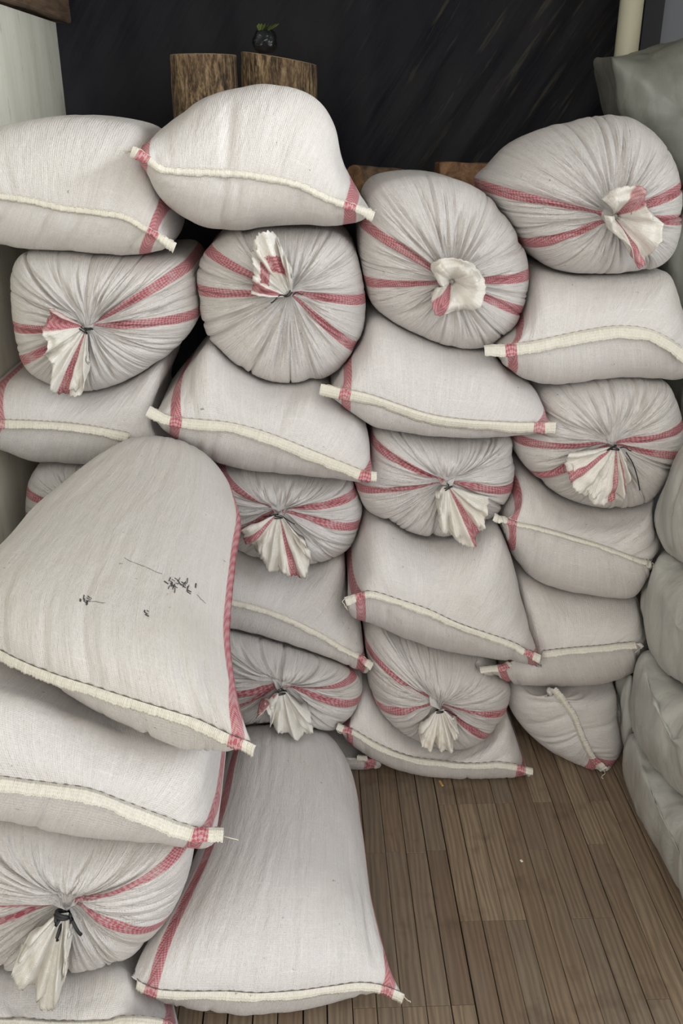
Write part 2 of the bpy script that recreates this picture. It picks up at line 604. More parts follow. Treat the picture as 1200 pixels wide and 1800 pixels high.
def tied_sack(tie, outline, stripes=(), yt=2.07, yo=2.21, length=0.55, axis=(0, 0), tilt=0.0, nv=384, amp=0.007, npl=96, power=2.4, neck=0.012):
    b = Body(); b.kind = 'tied'
    xc = float(on_y([np.mean(outline, 0)], yo)[0, 0])
    C = on_y([tie], yt, tilt, xc)[0]
    L = resample(catmull(on_y(outline, yo, tilt, xc), closed=True), nv, True)
    L = smooth_loop(L, 12)
    K = 38
    rows, rr = [], []
    for k in range(K + 1):
        r = math.sin((k / K) * math.pi / 2) ** 1.0
        P = C + (L - C) * r
        g = 1 - (1 - r ** power) ** 0.5
        P[:, 1] = C[1] + (L[:, 1] - C[1]) * g - neck * math.exp(-(r / 0.07) ** 2)
        rows.append(P); rr.append(r)
    rows += back_rows(L, length, axis)
    b.V = np.array(rows); b.K = K; b.rr = rr
    b.amp = amp; b.npl = npl; b.C = C
    S = on_y(stripes, yo, tilt, xc) if len(stripes) else np.zeros((0, 3))
    b.si = [int(np.argmin(np.linalg.norm(L - s, axis=1))) for s in S]
    return b


def lying_sack(seam, left, right, plane_p, plane_n, up_h, down_h, drift=(0, 0), front2=0.09, nt=80, nl=56, dl=0.05, dr=0.05, flop=1, hw=0.02, front=0.22, p=2.4):
    """a sack on its flat side, sewn end to the front, both long edges traced"""
    b = Body(); b.kind = 'seam'
    Lp = catmull(on_plane(left, plane_p, plane_n)); Rp = catmull(on_plane(right, plane_p, plane_n))
    S = resample(catmull(on_plane(seam, plane_p, plane_n)), nt)
    n = np.array(plane_n, float); n /= np.linalg.norm(n)
    if n[2] < 0: n = -n
    uu = np.r_[(1 - np.cos(np.linspace(0, math.pi / 2, 24))) * 0.45, np.linspace(0.45, 1, nl - 23)[1:]]
    Lq = resample(Lp, 400); Rq = resample(Rp, 400)
    rows = []
    for u in uu:
        i = min(399, int(round(u * 399)))
        a, c = Lq[i], Rq[i]
        f = 1.0
        if u > 0.8: f = max(0.0, 1 - ((u - 0.8) / 0.2) ** 2.6) ** 0.5
        g = min(1.0, u / front)
        prof = (1 - (1 - g) ** 2) ** 0.5 * f
        tt = np.linspace(0, 1, nt)
        base = a + (c - a) * tt[:, None]
        w = min(1.0, u / 0.30); w = w * w * (3 - 2 * w)
        base = (S + (a - S[0]) * (1 - tt)[:, None] + (c - S[-1]) * tt[:, None]) * (1 - w) + base * w
        dome = (1 - np.abs(2 * tt - 1) ** p) ** (1 / 1.7)
        top = base + n * (up_h * prof * dome)[:, None]
        g2 = min(1.0, u / front2)
        bot = base - n * (down_h * (1 - (1 - g2) ** 2) ** 0.5 * f * dome)[:, None]
        rows.append(np.vstack([top, bot[::-1]]))
    b.V = np.array(rows); b.K = 24; b.nt = nt
    b.dl, b.dr, b.flop, b.hw, b.amp = dl, dr, flop, hw, 0.008
    b.pl, b.pr = 9, 5
    b.drift = drift
    b.ends = True; b.cord = 'dark'; b.tab0 = True; b.hemcut = (0, 1)
    return b


def blob(center, outline, p0, n, bulge, length, nv=96, amp=0.018, power=2.1):
    """a soft bag: outline traced on the plane (p0, n), swelling towards the viewer, filled behind"""
    b = Body(); b.kind = 'blob'
    n = np.array(n, float); n /= np.linalg.norm(n)
    p0 = np.array(p0, float)
    C = on_plane([center], p0, n)[0] - n * bulge
    L = resample(catmull(on_plane(outline, p0, n), closed=True), nv, True)
    L = smooth_loop(L, 4)
    C0 = L.mean(0)
    K = 24
    rows = []
    for k in range(K + 1):
        r = math.sin(k / K * math.pi / 2)
        g = 1 - (1 - r ** power) ** 0.5
        rows.append(C0 + (L - C0) * r + (C - C0) * (1 - g) * max(0, 1 - 0.0 * r))
    c = L.mean(0)
    for j in range(1, 16):
        q = math.sin(j / 15 * math.pi / 2)
        sc = max(0.02, (1 - q ** 4) ** 0.5 if q < 1 else 0.02)
        rows.append(c + (L - c) * sc + n * length * q)
    b.V = np.array(rows); b.K = K; b.amp = amp
    return b


SACKS = []       # (label, body, extras)


def add(label, body, **ex):
    SACKS.append((label, body, ex)); return body


# ---- back pile, top course
add('top sack of the pile touching the pale side panel, banded corner with hanging thread',
    seam_sack([(-92, 338), (0, 343), (60, 352), (120, 365), (180, 372), (220, 380), (258, 402), (306, 428)],
              [(-85, 300), (-60, 250), (0, 222), (60, 208), (120, 203), (190, 208), (250, 224), (280, 262), (292, 320), (303, 400)],
              [(-85, 380), (-50, 415), (0, 430), (40, 438), (130, 441), (200, 447), (250, 446), (292, 436)], ys=2.07, yo=2.2, hw=0.007, dr=0.05, cord='pale'))
add('highest plump sack in front of the two upright logs, sewn seam across its face',
    seam_sack([(237, 262), (262, 278), (290, 296), (350, 300), (420, 303), (480, 312), (530, 325), (580, 348), (620, 362), (654, 374)],
              [(262, 250), (285, 225), (330, 190), (380, 162), (430, 149), (480, 146), (530, 157), (565, 180), (590, 225), (600, 275), (622, 320), (648, 362)],
              [(265, 300), (280, 340), (310, 372), (360, 397), (420, 403), (470, 398), (530, 395), (580, 398), (620, 391), (648, 380)], ys=2.02, yo=2.18, hw=0.008, dl=0.022, dr=0.05, cord='pale'))
add('big tied sack at the top beside the clear plastic bag, open cloth mouth facing out',
    tied_sack((1085, 382), [(838, 322), (862, 290), (900, 250), (960, 222), (1030, 206), (1080, 201), (1122, 216), (1160, 250), (1186, 300), (1195, 360), (1188, 420), (1165, 458), (1120, 474), (1050, 478), (990, 477), (950, 464), (920, 438), (880, 390)],
              [(838, 325), (918, 412), (1196, 322), (1194, 382)], yt=2.04, yo=2.22, tilt=-0.3, axis=(0.12, -0.06), length=0.45, neck=-0.01),
    tail=[(1062, 352), (1078, 330), (1105, 326), (1130, 330), (1138, 352), (1150, 380), (1162, 395), (1150, 425), (1135, 470), (1118, 466), (1100, 430), (1072, 402), (1060, 378)], tdepth=0.062, pink=[(0.16, 0.3), (0.62, 0.72)])
# ---- second course
add('tied sack against the pale side panel, loose white cloth end hanging down',
    tied_sack((150, 576), [(23, 500), (30, 462), (55, 442), (130, 441), (220, 448), (280, 449), (325, 452), (346, 490), (348, 560), (310, 612), (270, 640), (210, 670), (154, 682), (90, 670), (45, 640), (28, 580)],
              [(24, 565), (38, 630), (328, 466), (346, 545)]),
    tail=[(84, 542), (78, 575), (86, 612), (72, 630), (92, 645), (94, 690), (125, 697), (146, 688), (156, 640)], pink=[(0.0, 0.14), (0.62, 0.70)])
add('round tied sack under the highest sack, loose cloth end folded upward',
    tied_sack((508, 514), [(345, 503), (350, 460), (370, 430), (410, 406), (470, 400), (540, 398), (590, 404), (622, 432), (638, 480), (643, 530), (635, 590), (610, 632), (570, 660), (520, 672), (470, 668), (420, 646), (380, 612), (358, 570)],
              [(364, 432), (345, 503), (643, 521), (622, 605)]),
    tail=[(441, 517), (444, 490), (446, 462), (442, 440), (455, 410), (478, 408), (496, 436), (514, 478)], pink=[(0.02, 0.12)], tspot=True)
add('wide tied sack in front of the timber offcut, cloth mouth open like a flower',
    tied_sack((795, 498), [(632, 460), (632, 410), (640, 360), (660, 325), (700, 311), (760, 307), (820, 319), (870, 350), (902, 392), (922, 432), (930, 482), (924, 540), (905, 580), (868, 604), (825, 613), (780, 605), (720, 580), (670, 552), (644, 515)],
              [(645, 390), (634, 490), (930, 476), (914, 542)], neck=-0.01),
    tail=[(772, 500), (758, 470), (772, 454), (800, 452), (826, 460), (846, 480), (852, 505), (842, 535), (822, 550), (795, 548), (768, 555), (757, 530), (768, 508)], tdepth=0.052, pink=[(0.80, 0.93)])
add('sack beside the plastic bags with a broad cream seam arching across it',
    seam_sack([(854, 611), (885, 609), (930, 604), (980, 594), (1030, 584), (1080, 577), (1130, 580), (1170, 596), (1215, 626)],
              [(872, 590), (905, 565), (922, 520), (940, 477), (990, 479), (1060, 480), (1130, 476), (1168, 472), (1186, 510), (1205, 570), (1215, 600)],
              [(868, 622), (890, 645), (920, 664), (960, 672), (1020, 666), (1080, 660), (1140, 663), (1185, 664), (1212, 645)], hw=0.022, dl=0.056, dr=-1, cord='tan'))
# ---- third course
add('flat sack with a wide pale seam lying under the tied sack by the side panel',
    seam_sack([(-75, 738), (0, 741), (60, 743), (130, 748), (190, 757), (240, 768), (290, 785), (352, 806)],
              [(-70, 700), (-20, 682), (30, 662), (64, 664), (154, 684), (210, 672), (262, 646), (288, 628), (292, 660), (274, 702), (284, 750), (336, 794)],
              [(-70, 760), (0, 785), (60, 808), (130, 812), (200, 815), (270, 822), (330, 822)], ys=2.1, yo=2.21, hw=0.016, dr=0.02, cord='tan', hemcut=(0, 0.74)))
add('sack with pointed banded corner and pale seam under the round tied sack',
    seam_sack([(266, 718), (300, 735), (345, 740), (400, 746), (450, 758), (500, 775), (550, 795), (600, 815), (638, 830), (658, 832)],
              [(285, 702), (318, 660), (345, 625), (368, 598), (385, 614), (420, 644), (470, 668), (520, 672), (556, 664), (580, 690), (620, 715), (645, 745), (655, 800)],
              [(286, 738), (320, 768), (360, 795), (420, 815), (480, 823), (550, 829), (620, 834), (648, 836)], ys=2.03, yo=2.18, hw=0.02, dl=0.062, dr=0.022, cord='tan'))
add('sack with pale seam wedged under the flower mouthed tied sack, bands at both corners',
    seam_sack([(567, 678), (600, 685), (650, 695), (700, 712), (750, 728), (800, 737), (860, 742), (920, 745), (972, 744)],
              [(588, 662), (614, 622), (636, 590), (650, 558), (672, 556), (720, 582), (780, 607), (830, 614), (868, 622), (890, 648), (915, 664), (942, 682), (962, 722)],
              [(584, 690), (610, 718), (650, 745), (700, 752), (760, 760), (830, 763), (885, 760), (925, 754), (960, 749)], hw=0.019, dl=0.055, dr=0.034, cord='tan'))
# ---- fourth course
add('tied sack beside the plastic bags with a ragged cloth end and one long black string',
    tied_sack((1078, 782), [(900, 768), (922, 728), (946, 684), (980, 672), (1040, 663), (1100, 661), (1155, 665), (1178, 688), (1192, 735), (1196, 780), (1186, 822), (1165, 850), (1130, 876), (1080, 888), (1030, 884), (980, 868), (940, 840), (910, 806)],
              [(903, 764), (928, 830), (1180, 738), (1190, 786)]),
    tail=[(996, 800), (998, 835), (1012, 862), (1038, 882), (1058, 888), (1075, 872), (1092, 884), (1102, 850), (1104, 812)], pink=[(0.12, 0.2), (0.55, 0.62), (0.75, 0.8)], longstring=True)
add('tied sack with a wide cream cloth fan below its black string',
    tied_sack((786, 850), [(624, 835), (645, 805), (655, 772), (662, 752), (700, 753), (760, 762), (840, 765), (890, 762), (902, 800), (900, 850), (884, 884), (860, 907), (818, 931), (760, 942), (700, 930), (660, 906), (632, 872)],
              [(662, 768), (627, 845), (903, 845)]),
    tail=[(764, 868), (770, 900), (772, 925), (795, 945), (822, 962), (838, 945), (850, 928), (852, 905), (862, 880)], pink=[(0.62, 0.72)])
add('tied sack half behind the big grey sack, banded cloth end spread wide',
    tied_sack((490, 900), [(340, 850), (365, 822), (420, 817), (480, 824), (550, 831), (612, 836), (632, 862), (637, 900), (630, 940), (605, 968), (560, 984), (500, 986), (440, 968), (395, 940), (350, 900)],
              [(626, 856), (632, 912), (395, 868), (380, 930)]),
    tail=[(424, 930), (430, 952), (442, 962), (460, 985), (480, 1006), (510, 1012), (540, 1006), (546, 975), (540, 955)], pink=[(0.08, 0.16), (0.60, 0.68)])
add('sack with a faint narrow seam under the tied sack with the long string',
    seam_sack([(870, 905), (905, 920), (950, 930), (1000, 944), (1060, 962), (1110, 980), (1146, 992)],
              [(880, 880), (900, 856), (910, 830), (940, 842), (980, 870), (1030, 886), (1080, 890), (1130, 878), (1152, 866), (1160, 920), (1160, 975)],
              [(874, 925), (900, 975), (930, 1008), (980, 1030), (1050, 1042), (1110, 1044), (1140, 1030), (1152, 1005)], hw=0.009, dl=0.05, dr=-1, cord='pale'))
add('small bit of a tied sack peeking out between side panel and big grey sack',
    tied_sack((150, 900), [(46, 880), (52, 840), (75, 815), (140, 814), (200, 818), (250, 850), (260, 920), (220, 980), (150, 1000), (80, 980), (50, 930)],
              [(48, 855), (50, 900), (255, 860), (258, 920)], yt=2.12, yo=2.22))
# ---- fifth course
add('sack beside the big grey sack with a thin seam ending in a red banded tab',
    seam_sack([(330, 1040), (410, 1057), (440, 1064), (480, 1077), (520, 1094), (560, 1114), (600, 1138), (628, 1152), (652, 1166)],
              [(330, 1000), (360, 985), (400, 960), (440, 968), (500, 986), (560, 984), (600, 972), (606, 1005), (610, 1045), (632, 1080), (648, 1140)],
              [(340, 1080), (400, 1098), (450, 1110), (500, 1124), (550, 1138), (600, 1154), (635, 1168)], hw=0.008, dr=0.03, cord='pale'))
add('leaning sack in the middle of the pile, broad banded edge and tab corner',
    seam_sack([(609, 1052), (630, 1046), (655, 1042), (700, 1055), (750, 1072), (800, 1095), (850, 1114), (900, 1132), (946, 1152)],
              [(610, 1020), (622, 970), (640, 918), (668, 908), (710, 930), (760, 944), (820, 934), (868, 910), (892, 950), (912, 1020), (930, 1080), (942, 1134)],
              [(620, 1064), (670, 1086), (720, 1110), (780, 1126), (850, 1136), (905, 1141), (935, 1147)], ys=1.97, yo=2.15, hw=0.011, dl=0.035, dr=0.03))
add('sack under the faint seamed sack beside the plastic bags, dark stitched seam',
    seam_sack([(846, 1174), (885, 1169), (925, 1158), (960, 1147), (1010, 1141), (1060, 1137), (1100, 1132), (1124, 1130)],
              [(862, 1150), (905, 1090), (904, 1010), (935, 1012), (980, 1032), (1050, 1043), (1110, 1045), (1120, 1043), (1131, 1075), (1134, 1110)],
              [(856, 1180), (890, 1189), (940, 1193), (1010, 1195), (1070, 1188), (1104, 1173), (1130, 1150)], ys=2.05, yo=2.2, hemcut=(0, 0.97), ears=(0.5, 0), hw=0.016, dr=-1))
# ---- sixth course
add('low tied sack over the floor sack, small crumpled cloth end, beside the big grey sack',
    tied_sack((496, 1208), [(345, 1150), (370, 1100), (420, 1104), (470, 1117), (530, 1136), (600, 1158), (634, 1178), (638, 1210), (626, 1246), (590, 1270), (540, 1281), (470, 1278), (420, 1260), (370, 1215)],
              [(632, 1168), (634, 1216), (380, 1190), (385, 1225)], yt=1.98, yo=2.12, length=0.6),
    tail=[(450, 1262), (458, 1240), (474, 1252), (478, 1282), (510, 1290), (532, 1296), (550, 1284), (546, 1256)], pink=[(0.05, 0.14)])
add('drooping tied sack with a small round cloth tuft, resting on the floor course',
    tied_sack((772, 1243), [(640, 1150), (640, 1105), (660, 1080), (700, 1104), (780, 1133), (850, 1147), (890, 1176), (894, 1212), (880, 1250), (850, 1285), (800, 1300), (740, 1290), (690, 1265), (655, 1222)],
              [(648, 1120), (652, 1218), (890, 1228), (862, 1276)], yt=2.0, yo=2.15, length=0.6),
    tail=[(734, 1286), (740, 1304), (756, 1314), (778, 1322), (796, 1312), (804, 1290), (802, 1268)], pink=[])
add('sack lying on its side on the boards beside the plastic bags, upright crinkled seam',
    seam_sack([(967, 1208), (986, 1232), (1005, 1258), (1020, 1295), (1035, 1325), (1055, 1350)],
              [(985, 1196), (1050, 1196), (1090, 1200), (1100, 1240), (1098, 1280), (1085, 1308), (1064, 1340)],
              [(940, 1195), (900, 1192), (888, 1215), (895, 1245), (920, 1278), (960, 1308), (1010, 1330), (1042, 1346)], ys=2.08, yo=2.2, hw=0.011, dl=-1, dr=0.04, pl=16, pr_=16, flop=-1, cord='pale', tab0=False, hemcut=(0.04, 1), ears=(0, 0.5)))
# ---- floor course
add('bottom sack flat on the boards under the drooping tied sack',
    seam_sack([(594, 1274), (620, 1285), (660, 1308), (710, 1328), (760, 1338), (830, 1343), (880, 1342), (932, 1352)],
              [(600, 1258), (614, 1222), (640, 1210), (690, 1262), (740, 1290), (800, 1300), (850, 1287), (888, 1256), (900, 1280), (915, 1320), (925, 1342)],
              [(612, 1294), (660, 1325), (720, 1345), (800, 1355), (860, 1357), (910, 1354)], ys=2.04, yo=2.14, hw=0.012, dl=0.027, dr=0.03))
add('mostly hidden floor sack, only its banded corner showing beside the long floor sack',
    seam_sack([(400, 1318), (500, 1326), (560, 1330), (610, 1332), (640, 1334), (673, 1334)],
              [(410, 1295), (450, 1282), (520, 1284), (570, 1284), (610, 1298), (640, 1312), (664, 1326)],
              [(420, 1330), (500, 1342), (560, 1344), (610, 1342), (650, 1341)], ys=2.10, yo=2.2, hw=0.007, dr=0.03, cord='pale', tab0=False, hemcut=(0.83, 0.99)))
# ---- stack by the door
add('sack directly under the big torn grey sack, wide frilled pale seam',
    seam_sack([(-150, 1360), (-60, 1362), (0, 1368), (50, 1376), (110, 1384), (160, 1392), (220, 1414), (280, 1436), (330, 1455), (388, 1458)],
              [(-150, 1280), (-100, 1210), (0, 1200), (100, 1232), (200, 1272), (300, 1298), (362, 1308), (374, 1350), (386, 1420)],
              [(-140, 1395), (-60, 1410), (0, 1416), (60, 1428), (120, 1443), (200, 1450), (290, 1452), (350, 1460)], ys=1.28, yo=1.40, length=0.55, hw=0.021, dl=0.05, dr=0.035))
add('tied sack low in the near stack with a black knot and long white cloth end',
    tied_sack((117, 1590), [(-140, 1560), (-120, 1480), (-60, 1430), (0, 1420), (60, 1430), (150, 1450), (290, 1454), (338, 1468), (336, 1520), (312, 1580), (270, 1632), (205, 1682), (120, 1702), (40, 1700), (-50, 1680), (-120, 1630)],
              [(326, 1462), (306, 1588), (-135, 1520), (-138, 1590)], yt=1.26, yo=1.40, length=0.55),
    tail=[(40, 1660), (24, 1705), (46, 1738), (84, 1774), (104, 1752), (118, 1705), (124, 1650)], pink=[], bigknot=True)
add('bottom sack of the near stack, beside the seam corner of the long floor sack',
    seam_sack([(-150, 1798), (0, 1793), (100, 1798), (180, 1796), (230, 1792), (280, 1797), (320, 1812)],
              [(-150, 1740), (-110, 1690), (-40, 1684), (40, 1700), (120, 1702), (200, 1690), (235, 1696), (258, 1736), (292, 1778), (316, 1806)],
              [(-140, 1830), (-50, 1850), (60, 1860), (160, 1862), (250, 1850), (305, 1830)], ys=1.22, yo=1.33, length=0.6, axis=(-0.35, 0), hw=0.012, dl=0.05, dr=0.03))
# ---- the two sacks on their flat sides
F1 = add('big grey sack on top of the near stack with torn patches on its broad face',
         lying_sack([(-80, 1095), (0, 1143), (80, 1179), (160, 1206), (256, 1238), (340, 1266), (400, 1294), (446, 1311)],
                    [(-80, 1095), (-60, 1030), (0, 965), (50, 905), (100, 865), (150, 830), (200, 803), (235, 792)],
                    [(446, 1311), (428, 1262), (416, 1205), (408, 1130), (410, 1060), (418, 980), (424, 920), (412, 870), (388, 836), (350, 806)],
                    (0, 1.32, 0.84), (0, -0.22, 1), 0.085, 0.19, hw=0.013, dl=-1, dr=0.032, drift=(0, 0.034)))
F5 = add('long sack lying flat on the boards in front of the pile, seam towards the door',
         lying_sack([(230, 1716), (270, 1736), (320, 1741), (400, 1743), (450, 1748), (520, 1746), (580, 1738), (630, 1731), (670, 1735), (706, 1747)],
                    [(230, 1716), (258, 1660), (292, 1600), (325, 1540), (350, 1480), (370, 1420), (385, 1360), (402, 1310), (430, 1280)],
                    [(706, 1747), (682, 1690), (658, 1600), (643, 1500), (628, 1400), (607, 1345), (574, 1302), (535, 1283)],
                    (-0.11, 1.30, 0.135), (0.2, -0.02, 1), 0.12, 0.14, hw=0.014, dl=0.05, dr=0.032, drift=(0, 0.036)))

# ---- clear plastic bags of fluffy filling along the other side
BAGS = []


def bag(label, *a, **k):
    b = blob(*a, **k); BAGS.append((label, b)); return b


YN, XN = (0, 1, 0), (1, 0, 0)
bag('topmost clear plastic bag, pointed corner up beside the cream post',
    (1180, 200), [(1061, 90), (1100, 91), (1150, 87), (1200, 74), (1260, 72), (1300, 120), (1310, 230), (1290, 330), (1220, 340), (1165, 300), (1120, 250), (1085, 205), (1074, 150)], (0, 2.52, 0), YN, 0.09, 0.3)
bag('grey plastic bag squeezed behind the big tied sack with the open cloth mouth',
    (1250, 450), [(1174, 452), (1186, 410), (1203, 370), (1260, 345), (1310, 400), (1320, 520), (1290, 610), (1232, 625), (1200, 560), (1182, 500)], (0, 2.28, 0), YN, 0.06, 0.4)
bag('plastic bag in deep shade beside the tied sack with the long black string',
    (1262, 700), [(1192, 700), (1206, 655), (1260, 635), (1320, 650), (1335, 720), (1310, 790), (1240, 800), (1200, 760)], (0, 2.26, 0), YN, 0.06, 0.4)
bag('plastic bag with a blunt pointed end beside the sack with the faint seam',
    (1235, 900), [(1150, 912), (1164, 868), (1188, 815), (1230, 765), (1320, 745), (1380, 850), (1370, 970), (1290, 1010), (1205, 994), (1164, 950)], (0.93, 0, 0), XN, 0.07, 0.45)
bag('rounded plastic bag beside the dark stitched seam, below the blunt pointed one',
    (1240, 1100), [(1129, 1050), (1136, 1005), (1162, 956), (1206, 996), (1290, 1012), (1370, 975), (1400, 1080), (1380, 1230), (1290, 1245), (1205, 1205), (1160, 1160), (1140, 1112)], (0.92, 0, 0), XN, 0.07, 0.45)
bag('swollen plastic bag leaning over the lowest plastic bag',
    (1240, 1300), [(1112, 1240), (1122, 1180), (1144, 1128), (1160, 1162), (1205, 1207), (1290, 1248), (1380, 1235), (1440, 1360), (1400, 1500), (1290, 1460), (1205, 1395), (1160, 1345), (1126, 1300)], (0.91, 0, 0), XN, 0.08, 0.45)
bag('lowest plastic bag lying on the boards along the side',
    (1240, 1500), [(1098, 1330), (1104, 1285), (1118, 1275), (1158, 1346), (1203, 1398), (1290, 1464), (1400, 1505), (1460, 1600), (1440, 1760), (1340, 1740), (1250, 1640), (1190, 1538), (1145, 1455), (1112, 1390)], (0.90, 0, 0), XN, 0.06, 0.5)
bag('small limp plastic bag between the sideways sack and the swollen plastic bag',
    (1104, 1262), [(1086, 1236), (1096, 1200), (1108, 1180), (1114, 1200), (1112, 1262), (1104, 1300), (1096, 1316), (1088, 1290)], (0, 2.14, 0), YN, 0.04, 0.12, amp=0.005)

# ------------------------------------------------------------------ settle: where bodies press on each other both give way
ALL = [s[1] for s in SACKS] + [b for _, b in BAGS]
for k, b in enumerate(ALL):
    b.V = lumps(b.V, b.amp, k, 4.0 if b.kind != 'blob' else 6.0)
    nr, nc = b.V.shape[:2]
    n = normals(b.V)
    du = np.gradient(b.V, axis=0); dv = np.roll(b.V, -1, 1) - np.roll(b.V, 1, 1)
    mid = nr // 2
    # winding so that face normals point outward: face (a, b, c, d) has normal dv x du
    s = (np.cross(dv[mid], du[mid]) * n[mid]).sum()
    b.faces = grid_faces(nr, nc, True, s < 0)


def clamp(b):
    z = b.V[:, :, 2]
    b.V[:, :, 2] = np.where(z < 0.004, 0.004, z)
    ok = b.V[:, :, 1] < PANEL_Y1 + 0.05
    x = b.V[:, :, 0]
    b.V[:, :, 0] = np.where(ok & (x < WALL_X + 0.004), WALL_X + 0.004, x)
    x = b.V[:, :, 0]
    b.V[:, :, 0] = np.minimum(x, RIGHT_X - 0.005)
    b.V[:, :, 1] = np.minimum(b.V[:, :, 1], TARP_Y - 0.12)


def bvh_of(b):
    return BVHTree.FromPolygons(b.V.reshape(-1, 3).tolist(), b.faces)


def inside(tr, p):
    """parity of crossings along a slanting line"""
    d = Vector((0.31, -0.87, 0.38)); k = 0; q = p.copy()
    while k < 12:
        h = tr.ray_cast(q, d)
        if h[0] is None: break
        k += 1; q = h[0] + d * 1e-5
    return k % 2 == 1


def settle(iters):
    """each body gives way towards its own middle line wherever another presses into it"""
    for b in ALL:
        clamp(b)
        cen = b.V.mean(1)
        s = np.r_[0, np.cumsum(np.linalg.norm(np.diff(cen, axis=0), axis=1))]
        k0 = max(b.K, 1)
        i0 = int(np.searchsorted(s, min(s[k0] + 0.09, s[-1] * 0.6))); i1 = int(np.searchsorted(s, s[-1] - 0.10))
        b.cen = cen[np.clip(np.arange(len(cen)), i0, max(i0, i1))]
        b.sc = np.ones(b.V.shape[:2])
        b.V0 = b.V.copy()
    m = 0.003
    for it in range(iters):
        trees = [bvh_of(b) for b in ALL]
        box = [(b.V.reshape(-1, 3).min(0), b.V.reshape(-1, 3).max(0)) for b in ALL]
        cnt, worst = 0, 0.0
        new = []
        for i, A in enumerate(ALL):
            P = A.V.reshape(-1, 3)
            back = (A.V - A.cen[:, None]).reshape(-1, 3)
            ln = np.linalg.norm(back, axis=1) + 1e-6
            cut = np.zeros(len(P))
            for j in range(len(ALL)):
                if j == i: continue
                lo, hi = box[j]
                if (box[i][0] > hi + m).any() or (box[i][1] < lo - m).any(): continue
                idx = np.nonzero(((P > lo - m) & (P < hi + m)).all(1))[0]
                tr = trees[j]
                for q in idx.tolist():
                    p = Vector(P[q])
                    loc, nor, fi, d = tr.find_nearest(p, 0.3)
                    if loc is None: continue
                    if d < m:
                        mv = (m - d) * 0.7 if (p - loc).dot(nor) > 0 else d * 0.6 + m * 0.6
                    elif (p - loc).dot(nor) < 0 and inside(tr, p):
                        mv = d * 0.62 + m * 0.5; cnt += 1; worst = max(worst, d)
                    else:
                        continue
                    cut[q] = max(cut[q], min(mv, 0.03))
            f = (1 - cut / ln).reshape(A.sc.shape)
            new.append(A.sc * f)
        for A, n_ in zip(ALL, new):
            n_ = np.maximum(n_, 0.3)
            for _ in range(2 if it < iters - 5 else 1):
                g = 0.4 * n_ + 0.15 * (np.roll(n_, 1, 1) + np.roll(n_, -1, 1) + np.vstack([n_[:1], n_[:-1]]) + np.vstack([n_[1:], n_[-1:]]))
                n_ = np.minimum(n_, g)
            A.sc = n_
            A.V = A.cen[:, None] + (A.V0 - A.cen[:, None]) * n_[:, :, None]
            clamp(A)
        print('settle', it, cnt, round(worst, 4))


import time
t0 = time.time()
settle(16)
print('settled in', time.time() - t0)

